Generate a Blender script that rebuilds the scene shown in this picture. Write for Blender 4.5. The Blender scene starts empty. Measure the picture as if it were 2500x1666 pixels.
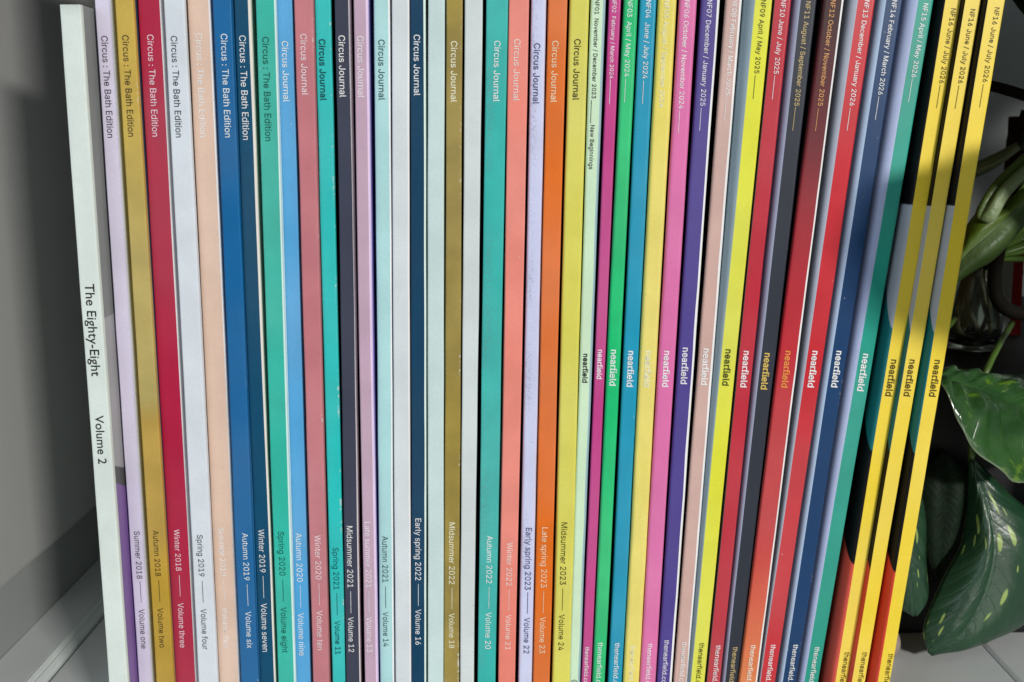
import bpy, bmesh, math, random
from mathutils import Vector, noise

random.seed(7)
S = bpy.context.scene
COL = S.collection

# ------------------------------------------------------------------ camera
CAM_Y, CAM_Z, PITCH, FPX = -0.40, 0.251, math.radians(11.3), 2489.0
cd = bpy.data.cameras.new('camera'); cam = bpy.data.objects.new('camera', cd); COL.objects.link(cam)
cam.location = (0, CAM_Y, CAM_Z); cam.rotation_euler = (math.pi/2 - PITCH, 0, 0)
cd.sensor_width = 36.0; cd.lens = 36.0*FPX/2500.0
cd.clip_start = 0.01; cd.clip_end = 50
cd.dof.use_dof = True; cd.dof.focus_distance = 0.405; cd.dof.aperture_fstop = 20.0
S.camera = cam

# ------------------------------------------------------------------ world, window light, exposure
W = bpy.data.worlds.new('World'); S.world = W; W.use_nodes = True
bg = W.node_tree.nodes['Background']
bg.inputs[0].default_value = (0.88, 0.94, 1.0, 1); bg.inputs[1].default_value = 0.115

def area(name, az, el, dist, sx, sy, power, color, target=(0.0, 0.0, 0.13)):
    """rectangular soft lamp; az is measured to the right of the viewing axis, in front of the spines"""
    l = bpy.data.lights.new(name, 'AREA'); l.shape = 'RECTANGLE'; l.size = sx; l.size_y = sy
    l.energy = power; l.color = color
    o = bpy.data.objects.new(name, l); COL.objects.link(o)
    a, e = math.radians(az), math.radians(el)
    d = Vector((math.sin(a)*math.cos(e), -math.cos(a)*math.cos(e), math.sin(e)))
    o.location = Vector(target) + d*dist
    o.rotation_euler = (-d).to_track_quat('-Z', 'Y').to_euler()
    return o
KEY_AZ, KEY_EL = 32.0, 17.0
key = area('window_key', KEY_AZ, KEY_EL, 2.2, 0.34, 0.14, 33.8, (1.0, 0.965, 0.92))
area('window_fill', -37.0, 14.0, 1.7, 0.9, 0.9, 6.4, (0.80, 0.90, 1.0))

vs = S.view_settings
vs.view_transform = 'Standard'; vs.look = 'None'; vs.exposure = 0.0; vs.gamma = 1.0; vs.use_curve_mapping = False

# ------------------------------------------------------------------ helpers
SP, CP = math.sin(PITCH), math.cos(PITCH)
def at(px, py, y):
    """point at depth y (metres behind the plane of the spines) seen at photo pixel px, py"""
    u, v = (px-1250.0)/FPX, (py-833.0)/FPX
    t = (y-CAM_Y)/(CP - v*SP)
    return Vector((u*t, y, CAM_Z - t*(SP + v*CP)))

def lin(c):
    return tuple(((x/255.0)/12.92 if x/255.0 <= 0.04045 else (((x/255.0)+0.055)/1.055)**2.4) for x in c)

KALB = 0.80
def alb(c, k=None):
    return tuple(min(0.92, max(0.003, x/(k or KALB))) for x in lin(c)) + (1.0,)

def link(name, me, parent=None):
    o = bpy.data.objects.new(name, me); COL.objects.link(o)
    if parent: o.parent = parent
    return o

def mesh_obj(name, verts, faces, mats, parent=None, fmat=None, smooth=False, uvs=None):
    me = bpy.data.meshes.new(name); me.from_pydata([tuple(v) for v in verts], [], faces)
    for m in (mats if isinstance(mats, (list, tuple)) else [mats]): me.materials.append(m)
    if fmat:
        for p, i in zip(me.polygons, fmat): p.material_index = i
    if smooth:
        for p in me.polygons: p.use_smooth = True
    if uvs:
        ul = me.uv_layers.new(name='UVMap')
        for lp in me.loops: ul.data[lp.index].uv = uvs[lp.vertex_index]
    me.update()
    return link(name, me, parent)

def empty(name, loc, label, cat, group=None):
    o = bpy.data.objects.new(name, None); COL.objects.link(o); o.location = loc
    o.empty_display_size = 0.02
    tag(o, label, cat, group); return o

def tag(o, label, cat, group=None):
    o['label'] = label; o['category'] = cat
    if group: o['group'] = group

class NT:
    def __init__(s, name):
        s.m = bpy.data.materials.new(name); s.m.use_nodes = True; s.t = s.m.node_tree
        s.b = s.t.nodes['Principled BSDF']
    def n(s, ty, **kw):
        x = s.t.nodes.new(ty)
        for k, v in kw.items(): setattr(x, k, v)
        return x
    def l(s, a, b): s.t.links.new(a, b)
    def put(s, sock, v):
        if hasattr(v, 'is_output') or isinstance(v, bpy.types.NodeSocket): s.l(v, sock)
        else: sock.default_value = v
    def math(s, op, a, b=None, c=None, clamp=False):
        x = s.n('ShaderNodeMath', operation=op); x.use_clamp = clamp
        s.put(x.inputs[0], a)
        if b is not None: s.put(x.inputs[1], b)
        if c is not None: s.put(x.inputs[2], c)
        return x.outputs[0]
    def mix(s, f, a, b, blend='MIX'):
        x = s.n('ShaderNodeMix', data_type='RGBA', blend_type=blend)
        s.put(x.inputs[0], f); s.put(x.inputs[6], a); s.put(x.inputs[7], b)
        return x.outputs[2]
    def noise(s, vec, scale, detail=3.0, rough=0.5):
        x = s.n('ShaderNodeTexNoise'); x.inputs['Scale'].default_value = scale
        x.inputs['Detail'].default_value = detail; x.inputs['Roughness'].default_value = rough
        s.l(vec, x.inputs['Vector']); return x.outputs[0]
    def ramp(s, f, a, b):
        x = s.n('ShaderNodeMapRange'); x.interpolation_type = 'SMOOTHSTEP'
        s.put(x.inputs[0], f); x.inputs[1].default_value = a; x.inputs[2].default_value = b
        return x.outputs[0]

def obj_coords(N, jitter=True):
    tc = N.n('ShaderNodeTexCoord'); v = tc.outputs['Object']
    if jitter:
        oi = N.n('ShaderNodeObjectInfo')
        r = N.math('MULTIPLY', oi.outputs['Random'], 37.0)
        cb = N.n('ShaderNodeCombineXYZ')
        for i in range(3): N.l(r, cb.inputs[i])
        a = N.n('ShaderNodeVectorMath', operation='ADD'); N.l(v, a.inputs[0]); N.l(cb.outputs[0], a.inputs[1])
        return tc.outputs['Object'], a.outputs[0]
    return v, v

def paper(name, col, wear=0.25, rough=0.5, mottle=0.08, grain=0.03, specks=0.5, gradient=None, dirt=0.0, wearcol=(0.80, 0.80, 0.76, 1), bands=None):
    """printed card: mottled ink, fine fibre grain, specks of lost ink, white core showing along worn folds"""
    N = NT(name)
    raw, v = obj_coords(N)
    base = col
    if gradient:                                    # ink that runs from one colour to the next along the spine
        sx = N.n('ShaderNodeSeparateXYZ'); N.l(raw, sx.inputs[0])
        cr = N.n('ShaderNodeValToRGB'); e = cr.color_ramp.elements
        zmax = 0.36
        e[0].position = gradient[0][0]/zmax; e[0].color = gradient[0][1]
        e[1].position = gradient[-1][0]/zmax; e[1].color = gradient[-1][1]
        for z, c in gradient[1:-1]:
            k = cr.color_ramp.elements.new(z/zmax); k.color = c
        N.l(N.math('DIVIDE', sx.outputs[2], zmax), cr.inputs[0]); base = cr.outputs[0]
    if bands:                                       # printed blocks of colour on the cover: (z0, slope in depth, colour) from the bottom up
        sx = N.n('ShaderNodeSeparateXYZ'); N.l(raw, sx.inputs[0])
        base = bands[0][2]
        for z0, sl, c in bands[1:]:
            zz = N.math('SUBTRACT', sx.outputs[2], N.math('MULTIPLY', sx.outputs[1], sl))
            base = N.mix(N.ramp(zz, z0-0.0004, z0+0.0004), base, c)
    lo = N.noise(v, 45.0, 4.0, 0.55)
    f = N.ramp(lo, 0.30, 0.70)
    hsv = N.n('ShaderNodeHueSaturation'); N.put(hsv.inputs['Color'], base)
    N.l(N.math('MULTIPLY_ADD', f, mottle, 1.0-mottle*0.5), hsv.inputs['Value'])
    slow = N.noise(v, 13.0, 2.0, 0.5)
    N.l(N.math('MULTIPLY_ADD', N.ramp(slow, 0.3, 0.7), 0.09, 0.91), hsv.inputs['Saturation'])
    hi = N.noise(v, 1500.0, 2.0, 0.6)
    g = N.math('MULTIPLY_ADD', N.ramp(hi, 0.25, 0.75), grain*2, 1.0-grain)
    c2 = N.mix(1.0, hsv.outputs[0], (1, 1, 1, 1), 'MULTIPLY')
    mm = N.n('ShaderNodeVectorMath', operation='SCALE'); N.l(c2, mm.inputs[0]); N.l(g, mm.inputs['Scale'])
    c3 = mm.outputs[0]
    if specks > 0:
        vo = N.n('ShaderNodeTexVoronoi'); vo.inputs['Scale'].default_value = 210.0; N.l(v, vo.inputs['Vector'])
        d = N.math('LESS_THAN', vo.outputs['Distance'], 0.045)
        sc = N.n('ShaderNodeSeparateColor'); N.l(vo.outputs['Color'], sc.inputs[0])
        k = N.math('MULTIPLY', d, N.math('GREATER_THAN', sc.outputs[0], 1.0-0.35*specks))
        tone = N.mix(N.math('GREATER_THAN', sc.outputs[1], 0.45), (0.10, 0.09, 0.08, 1), (0.75, 0.74, 0.70, 1))
        c3 = N.mix(N.math('MULTIPLY', k, 0.55), c3, tone)
    at_ = N.n('ShaderNodeAttribute'); at_.attribute_name = 'wear'
    sc = N.n('ShaderNodeSeparateColor'); N.l(at_.outputs['Color'], sc.inputs[0])
    wn = N.noise(v, 650.0, 5.0, 0.75)
    wl = N.noise(v, 40.0, 2.0, 0.5)
    w = N.math('ADD', N.math('MULTIPLY', wn, 0.6), N.math('MULTIPLY', wl, 0.4))
    thr = 0.70 - 0.30*wear
    wf = N.math('MULTIPLY', N.ramp(w, thr, thr+0.06), N.math('MULTIPLY', sc.outputs[0], min(1.0, 0.35+wear)))
    c4 = N.mix(wf, c3, wearcol)
    if dirt > 0:
        dn = N.noise(v, 900.0, 3.0, 0.7); dl = N.noise(v, 25.0, 1.0, 0.5)
        df = N.math('MULTIPLY', N.math('MULTIPLY', N.ramp(dn, 0.42, 0.62), N.ramp(dl, 0.42, 0.60)), N.math('MULTIPLY', sc.outputs[1], dirt))
        c4 = N.mix(df, c4, (0.16, 0.16, 0.20, 1))
    N.l(c4, N.b.inputs['Base Color'])
    rr = N.math('MULTIPLY_ADD', lo, 0.16, rough-0.08)
    N.l(rr, N.b.inputs['Roughness'])
    N.b.inputs['Specular IOR Level'].default_value = 0.22
    bp = N.n('ShaderNodeBump'); bp.inputs['Strength'].default_value = 0.10; bp.inputs['Distance'].default_value = 0.0001
    N.l(N.noise(v, 1100.0, 3.0, 0.6), bp.inputs['Height']); N.l(bp.outputs[0], N.b.inputs['Normal'])
    return N.m

def ink(name, c):
    N = NT(name); _, v = obj_coords(N)
    a = alb(c); k = N.ramp(N.noise(v, 700.0, 3.0, 0.6), 0.30, 0.62)
    N.l(N.mix(k, tuple(x*0.82 for x in a[:3])+(1,), a), N.b.inputs['Base Color'])
    N.b.inputs['Roughness'].default_value = 0.5; N.b.inputs['Specular IOR Level'].default_value = 0.3
    return N.m

# ------------------------------------------------------------------ lettering
def parse(txt):
    D = {}
    for line in txt.strip('\n').split('\n'):
        ch = line[0]; parts = line[1:].split('|')
        D[ch] = (int(parts[0])/1000.0, [[tuple(int(q)/1000.0 for q in p.split(',')) for p in c.split()] for c in parts[1:] if c])
    return D
# glyph outlines (thousandths of an em): character, advance | contours
GLYPHS_SANS = """
 187|
.187|95,-4 78,-1 63,9 53,24 50,41 53,59 63,73 78,83 95,87 113,83 128,73 138,59 141,41 138,24 128,9 113,-1
/249|235,533 71,-76 14,-76 178,533
0453|227,-7 174,1 130,24 95,62 69,113 53,178 48,254 53,330 69,395 95,447 130,484 174,508 227,516 279,508 323,484 358,447 384,395 400,330 405,254 400,178 384,113 359,62 323,24 279,1|227,50 261,56 290,74 313,103 330,144 340,194 344,254 340,314 330,365 313,405 290,435 261,453 227,460 192,453 163,435 140,405 123,365 113,314 109,254 113,194 123,144 140,103 163,74 192,56
1453|76,0 76,55 391,55 391,0|276,509 276,0 212,0 212,448 209,448 86,358 86,427 198,509
2453|64,0 64,47 234,229 282,282 311,327 320,371 317,397 308,419 293,436 273,449 224,460 196,457 172,447 153,433 139,413 130,390 127,362 66,362 71,405 86,442 111,473 143,496 182,511 225,516 268,511 306,497 337,474 361,445 376,411 381,372 371,318 336,259 267,180 153,60 153,57 389,57 389,0
3453|218,-7 173,-3 133,10 98,30 70,57 52,91 44,132 109,132 115,107 126,87 144,71 165,59 219,50 275,61 297,74 315,93 325,116 329,145 326,172 316,196 299,217 275,234 242,244 201,248 157,248 157,299 288,448 288,452 70,452 70,509 372,509 372,461 211,278 211,289 264,288 308,276 344,253 371,222 387,186 393,145 387,103 370,66 344,36 309,12 266,-2
4453|40,105 40,158 247,509 311,509 109,166 109,163 413,163 413,105|282,0 282,121 282,146 282,318 343,318 343,0
5453|221,-7 178,-2 140,11 108,32 83,60 66,93 60,130 122,130 127,108 138,89 173,60 221,50 250,53 276,64 298,82 314,104 324,131 328,162 324,193 314,221 297,244 275,262 248,273 218,277 167,268 128,246 67,253 96,509 366,509 366,452 151,452 134,301 136,301 178,325 229,334 263,330 294,321 321,306 345,285 364,260 379,231 388,199 391,163 385,117 369,76 343,41 309,15 268,-1
6453|226,-7 182,-1 142,15 109,40 84,74 69,115 64,162 68,199 80,239 137,340 252,509 322,509 151,261 145,261 165,288 196,307 235,314 278,309 316,295 346,271 370,240 384,201 389,157 384,112 368,73 343,39 310,14 271,-2|226,48 254,52 279,63 299,79 314,101 324,128 327,157 324,187 314,213 299,235 279,251 254,262 226,265 198,262 174,252 153,235 138,214 128,188 125,158 128,128 138,102 153,79 174,63 198,52
7453|97,0 323,448 323,452 62,452 62,509 391,509 391,449 165,0
8453|226,-7 178,-2 136,11 101,33 74,62 57,96 52,135 55,166 65,195 81,220 101,241 125,256 153,265 153,267 119,282 93,308 76,342 70,380 75,417 90,450 114,477 146,498 184,511 226,516 269,511 306,498 337,477 361,450 377,417 382,380 376,342 359,308 333,282 300,267 300,265 327,256 351,241 372,220 387,195 397,166 401,135 395,96 378,62 352,33 317,11 275,-2|226,49 258,52 285,60 307,74 323,91 333,113 337,139 333,165 322,189 305,208 283,223 256,232 226,235 196,232 169,223 147,208 130,189 119,165 115,139 119,113 129,91 145,74 167,60 195,52|226,290 274,300 293,313 307,330 316,351 319,376 316,399 308,420 294,437 275,449 226,460 177,449 159,437 145,420 136,399 133,376 136,351 145,330 159,313 178,300
9453|226,516 271,510 310,494 343,468 368,434 384,393 389,347 385,309 373,270 315,168 200,0 130,0 301,248 307,248 287,221 257,202 218,195 175,199 137,214 106,237 83,269 68,307 64,352 69,397 85,436 110,469 143,494 182,510|226,460 199,457 174,446 154,429 138,407 129,381 125,352 129,322 138,295 154,274 174,257 199,247 226,243 254,247 279,257 299,273 314,295 324,321 327,350 324,381 314,407 299,429 279,446 254,457
:187|95,-4 78,-1 63,9 53,24 50,41 53,59 63,73 78,83 95,87 113,83 128,73 138,59 141,41 138,24 128,9 113,-1|95,271 78,274 63,284 53,299 50,316 53,334 63,349 78,359 95,362 113,359 128,349 138,334 141,316 138,299 128,284 113,274
A479|16,0 201,509 276,509 463,0 395,0 287,302 264,372 232,478 245,478 213,371 191,302 85,0|110,142 110,199 370,199 370,142
B456|60,0 60,509 241,509 289,504 329,491 359,469 381,442 394,410 398,374 395,344 387,320 356,286 315,267 315,262 339,257 363,245 385,227 402,203 414,173 418,136 413,100 400,67 377,39 344,18 301,4 247,0|125,57 245,57 296,63 330,80 349,105 355,137 352,161 342,184 327,203 306,218 279,228 248,231 125,231|125,285 238,285 288,296 308,309 323,326 333,348 336,372 330,403 313,429 283,446 240,452 125,452
C510|267,-7 205,1 150,25 104,63 70,115 48,179 40,254 48,329 70,393 104,445 150,484 205,508 267,516 340,504 373,490 402,471 427,447 448,418 463,385 473,348 408,348 389,395 357,428 315,449 267,456 223,450 184,432 150,403 125,364 109,314 103,254 109,194 125,145 151,105 184,76 223,59 267,53 315,60 357,81 389,114 408,160 473,160 463,124 448,91 428,62 402,38 373,19 341,5 305,-4
D502|219,0 96,0 96,57 215,57 272,63 318,81 354,110 379,149 394,198 399,255 394,312 379,361 354,399 320,428 275,446 221,452 93,452 93,509 225,509 294,501 353,478 399,441 433,391 455,329 462,255 455,181 433,119 398,68 351,31 291,8|125,509 125,0 60,0 60,509
E418|60,0 60,509 372,509 372,452 125,452 125,286 355,286 355,229 125,229 125,57 375,57 375,0
F410|60,0 60,509 369,509 369,452 125,452 125,278 346,278 346,221 125,221 125,0
J396|185,-7 124,3 75,33 44,81 33,145 33,173 98,173 98,145 104,104 122,74 149,56 185,50 220,56 248,74 266,104 272,145 272,509 336,509 336,145 326,81 294,33 246,3
L393|60,0 60,509 125,509 125,57 361,57 361,0
M628|60,0 60,509 152,509 277,187 287,159 299,123 311,84 322,49 307,49 318,83 330,121 342,158 352,187 476,509 568,509 568,0 504,0 504,291 504,327 505,369 506,413 507,457 513,457 498,409 482,363 467,322 456,291 342,0 286,0 170,291 159,321 145,361 129,408 112,457 119,457 120,416 121,372 122,328 122,291 122,0
N523|60,0 60,509 136,509 343,183 363,151 388,107 414,55 405,54 401,108 399,157 399,195 399,509 463,509 463,0 387,0 202,290 177,331 148,381 108,452 119,454 122,384 124,328 125,291 125,0
O533|267,-7 205,1 150,25 105,63 70,115 48,179 40,254 48,329 70,393 105,445 150,484 205,508 267,516 329,508 384,484 429,445 464,393 486,329 493,254 486,179 464,115 429,63 384,25 329,1|267,53 310,59 349,76 383,105 408,144 425,194 430,254 425,314 408,365 383,404 349,433 310,450 267,456 223,450 184,433 151,404 125,364 109,314 103,254 109,194 125,144 151,105 184,76 223,59
S446|224,-9 172,-4 128,9 91,31 64,60 46,96 38,137 104,137 110,110 123,88 142,71 166,59 224,49 257,52 286,60 311,74 329,92 341,114 346,139 342,161 332,179 296,205 245,222 184,239 128,260 86,289 60,326 52,372 58,413 75,448 102,476 138,498 180,511 227,516 275,511 316,498 351,476 377,449 394,415 401,378 337,378 326,412 302,437 267,453 225,459 194,456 167,448 145,435 129,418 118,398 115,376 119,352 131,334 169,308 212,293 264,279 312,264 359,238 395,198 405,171 408,139 403,99 386,64 360,34 323,11 278,-4
T448|32,452 32,509 417,509 417,452 257,452 257,0 193,0 193,452
V479|204,0 16,509 84,509 192,206 215,137 248,31 235,31 267,138 290,206 395,509 463,509 278,0
W686|155,0 16,509 82,509 163,196 175,145 187,94 197,40 189,40 200,94 211,145 224,196 306,509 380,509 462,196 474,145 486,94 497,40 488,40 499,94 510,145 523,196 603,509 670,509 530,0 455,0 368,323 351,391 336,475 350,475 335,395 318,323 230,0
a389|160,-9 126,-5 94,5 68,22 48,45 35,73 30,108 34,138 43,161 58,179 78,193 125,211 178,220 234,227 265,235 273,243 276,255 276,257 267,297 240,322 196,331 149,322 118,301 100,274 41,291 57,322 79,346 104,364 133,375 194,384 239,379 286,360 306,343 322,320 333,290 337,251 337,0 277,0 277,52 272,52 252,25 215,1|170,45 202,49 228,59 248,74 263,93 272,115 276,138 276,190 259,182 231,176 200,171 175,168 134,159 103,139 95,124 92,105 102,72 130,52
b424|229,-8 198,-5 172,4 138,31 118,59 112,59 112,0 53,0 53,509 114,509 114,319 118,319 137,346 171,373 197,381 229,384 274,378 313,361 345,332 370,293 385,245 390,189 385,133 370,84 346,45 313,16 274,-2|220,47 253,51 279,66 301,88 316,117 325,151 328,189 325,227 316,261 301,290 280,311 253,325 220,330 188,325 161,312 140,291 125,263 116,229 113,189 116,150 125,115 140,86 162,65 188,51
c395|207,-8 159,-2 117,16 82,46 56,85 40,133 34,187 40,243 56,291 82,330 117,360 159,378 207,384 260,377 305,356 340,322 362,277 303,262 290,289 270,311 242,325 207,330 173,325 145,310 124,287 108,258 99,224 96,187 99,151 108,117 124,89 145,66 173,51 207,46 243,52 271,66 292,89 304,117 363,102 341,56 306,21 261,-1
d424|195,-8 151,-2 111,16 79,45 55,84 39,133 34,189 39,245 55,293 79,332 112,361 151,378 196,384 228,381 253,373 287,346 306,319 311,319 311,509 372,509 372,0 313,0 313,59 307,59 287,31 252,4 227,-5|205,47 236,51 263,65 284,86 299,115 309,150 312,189 309,229 300,263 284,291 263,312 237,325 205,330 172,325 145,311 124,290 108,261 99,227 96,189 99,151 109,117 124,88 145,66 172,51
e404|212,-8 161,-2 117,16 82,46 56,85 40,132 34,187 39,242 55,290 81,329 115,359 157,378 205,384 266,374 294,361 319,341 341,315 357,282 368,242 371,194 371,169 75,169 75,221 338,221 310,202 307,237 298,269 283,294 263,314 237,326 205,330 173,326 146,313 125,294 109,270 99,241 96,211 96,178 100,139 110,106 128,80 151,61 179,50 212,46 254,53 285,73 306,105 365,91 353,63 335,39 311,19 283,4 249,-5
f253|228,379 228,327 6,327 6,379|81,0 81,432 84,461 96,486 113,505 135,519 187,530 222,527 243,521 227,468 215,472 195,474 171,470 154,460 145,443 142,419 142,0
g425|207,-151 168,-148 134,-140 82,-110 51,-69 101,-41 122,-66 154,-88 207,-97 249,-92 282,-75 304,-47 311,-6 311,68 306,68 287,41 252,16 227,8 195,5 152,10 113,27 80,53 55,90 39,136 34,191 39,246 55,293 80,332 112,361 152,378 196,384 228,382 253,373 288,346 308,319 313,319 313,379 372,379 372,-9 367,-54 350,-90 324,-117 291,-136 251,-147|205,59 237,63 264,75 285,95 300,121 309,154 312,193 309,231 300,264 285,291 264,312 237,325 205,330 172,325 145,312 124,290 109,262 99,229 96,193 99,155 109,123 124,96 145,76 172,63
h410|114,227 114,0 53,0 53,509 114,509 114,287 102,287 124,332 152,362 187,379 227,384 264,380 295,369 321,349 341,321 353,285 357,240 357,0 296,0 296,235 290,275 273,304 246,323 210,329 184,326 161,317 141,303 126,283 117,257
i166|53,0 53,379 114,379 114,0|84,443 67,446 54,455 44,468 41,483 44,499 54,512 67,521 84,524 100,521 114,512 123,499 126,483 123,468 114,455 100,446
l189|139,-2 101,3 74,20 58,47 53,84 53,509 114,509 114,99 120,62 130,54 146,52 160,53 170,54 181,3 162,-1
m609|53,0 53,379 112,379 112,295 108,295 118,323 132,346 172,376 219,386 257,380 287,361 309,331 321,295 312,295 322,321 337,343 381,375 437,386 468,383 497,372 522,354 541,328 553,296 557,255 557,0 496,0 496,254 490,289 473,313 447,326 419,330 395,328 374,320 345,290 335,247 335,0 274,0 274,260 269,288 253,311 229,326 199,330 158,320 140,307 126,289 117,266 114,238 114,0
n409|114,227 114,0 53,0 53,379 112,379 112,287 102,287 124,332 152,362 187,379 227,384 264,380 295,369 321,349 341,321 353,285 357,240 357,0 296,0 296,235 290,275 273,304 246,323 210,329 184,326 161,317 141,303 126,283 117,257
o415|207,-8 159,-2 117,16 82,46 56,85 40,133 34,187 40,243 56,291 82,330 117,360 159,378 207,384 256,378 299,360 333,330 359,291 376,243 381,187 376,133 359,85 333,46 299,16 256,-2|207,46 242,51 270,66 292,89 307,117 316,151 319,187 316,224 307,258 292,287 270,310 242,325 207,330 173,325 145,310 124,287 108,258 99,224 96,187 99,151 108,117 124,89 145,66 173,51
p424|53,-143 53,379 112,379 112,319 118,319 137,346 171,373 197,381 229,384 274,378 313,361 345,332 370,293 385,245 390,189 385,133 370,84 346,45 313,16 274,-2 229,-8 198,-5 173,4 138,31 118,59 114,59 114,-143|220,47 253,51 279,66 301,88 316,117 325,151 328,189 325,227 316,261 301,290 280,311 253,325 220,330 188,325 161,312 140,291 125,263 116,229 113,189 116,150 125,115 140,86 162,65 188,51
r259|53,0 53,379 112,379 112,321 115,321 130,347 152,367 181,380 213,385 229,384 243,384 243,322 230,324 207,326 182,323 159,315 140,301 126,284 117,262 114,237 114,0
s365|182,-8 145,-5 112,3 84,18 62,38 45,63 36,94 94,107 105,79 124,60 150,49 181,45 217,50 244,62 262,81 268,103 265,121 254,136 237,147 212,155 149,170 104,186 72,208 53,237 47,274 51,305 65,332 87,354 115,370 149,381 187,384 223,381 254,372 279,358 299,339 324,290 268,277 258,298 243,316 219,328 187,333 156,329 131,317 114,299 109,277 112,258 124,243 172,223 229,209 275,194 306,171 325,142 331,107 326,75 312,47 290,24 260,6 223,-5
t227|204,379 204,327 6,327 6,379|65,471 126,471 126,98 128,76 136,61 150,53 170,50 185,51 202,54 213,2 192,-3 168,-4 125,2 92,21 72,52 65,93
u410|182,-5 146,-1 115,11 89,31 69,59 57,95 53,139 53,379 114,379 114,144 119,105 137,75 164,56 200,50 226,53 249,62 268,77 283,97 293,122 296,153 296,379 357,379 357,0 298,0 298,92 307,92 286,47 257,17 222,0
v389|163,0 17,379 84,379 165,155 187,87 206,21 184,21 203,87 224,155 305,379 371,379 226,0
w567|138,0 23,379 87,379 133,214 154,137 175,41 165,41 186,135 206,214 252,379 316,379 362,214 382,136 402,41 391,41 413,135 434,214 480,379 545,379 429,0 368,0 319,172 305,225 291,280 277,338 291,338 277,280 263,225 248,172 199,0
x378|21,0 171,218 171,171 29,379 100,379 147,306 179,253 207,206 175,206 202,253 233,306 282,379 352,379 209,169 209,214 358,0 287,0 231,85 200,136 173,182 205,182 178,136 148,85 91,0
y389|47,-139 61,-86 71,-87 104,-89 130,-74 151,-36 163,-1 17,379 84,379 165,155 187,87 206,21 184,21 202,87 224,155 305,379 371,379 204,-58 177,-107 139,-136 91,-145 65,-143
"""
GLYPHS_HUMANIST = """
 278|
-323|283,267 40,267 40,174 283,174
2500|466,93 205,93 302,214 368,312 405,396 417,478 402,564 359,632 293,675 209,691 129,675 48,626 48,503 88,547 127,575 165,590 202,595 249,586 286,559 310,519 319,467 307,393 271,321 159,161 34,7 34,0 466,0
E500|462,682 75,682 75,0 471,0 471,88 173,88 173,300 452,300 452,388 173,388 173,594 462,594
T604|587,682 17,682 17,594 253,594 253,0 351,0 351,594 587,594
V604|604,682 507,682 303,203 98,682 0,682 295,-6 315,-6
e479|438,130 360,90 281,76 223,85 179,110 147,152 130,211 446,211 432,320 393,397 332,443 251,458 166,442 100,395 56,323 41,230 55,140 98,64 166,11 259,-9 357,4 438,44|132,270 146,317 171,352 207,374 253,381 296,373 328,351 349,316 358,270
g427|421,449 236,449 154,438 93,407 54,359 40,294 46,248 64,210 95,178 139,153 139,151 87,126 68,87 79,58 113,30 62,12 27,-14 7,-49 0,-94 15,-149 58,-192 124,-220 207,-230 296,-220 363,-192 405,-147 419,-87 412,-46 390,-10 350,18 289,38 187,64 152,96 172,123 221,134 280,148 334,181 363,226 376,282 366,332 329,380 421,380|296,293 290,259 272,233 245,215 210,209 173,215 145,232 126,258 120,291 127,322 146,348 174,366 209,372 242,366 270,349 289,323|333,-94 325,-121 300,-142 261,-155 209,-159 155,-155 116,-141 92,-120 84,-90 91,-62 113,-41 145,-27 186,-22 232,-25 280,-37 318,-59
h500|150,682 61,682 61,0 150,0 150,322 207,372 262,387 299,379 326,357 344,323 350,278 350,0 439,0 439,275 427,355 396,413 347,447 286,458 213,440 152,390 150,390
i219|154,449 65,449 65,0 154,0|163,585 147,622 110,638 73,622 57,585 73,548 110,532 147,548
l219|154,682 65,682 65,0 154,0
m771|59,449 59,0 148,0 148,326 201,371 260,383 291,377 317,358 335,326 341,279 341,0 430,0 430,326 481,367 530,383 566,376 596,356 616,323 623,278 623,0 712,0 712,282 702,354 672,410 625,445 563,458 518,452 479,434 444,408 413,377 356,437 279,458 215,441 148,390 148,449
o552|273,458 179,440 104,392 54,319 36,229 54,134 103,58 178,9 273,-9 372,8 449,57 498,132 516,229 498,321 447,393 370,441|272,378 333,367 382,336 414,288 425,228 414,163 384,113 336,82 272,71 213,82 167,114 138,164 127,229 138,289 168,336 214,367
t333|167,542 0,379 0,369 78,369 78,132 87,76 115,31 160,2 224,-9 277,0 332,21 332,104 280,79 231,71 210,74 189,85 173,106 167,139 167,369 309,369 309,449 167,449
u500|437,0 437,449 348,449 348,128 299,81 241,65 201,72 172,91 155,122 149,164 149,449 60,449 60,170 71,94 103,38 152,3 215,-9 284,9 348,57 348,0
y438|438,449 338,449 222,196 101,449 0,449 174,96 21,-230 120,-230
"""
SANS = parse(GLYPHS_SANS); HUM = parse(GLYPHS_HUMANIST)
_cache = {}
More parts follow.
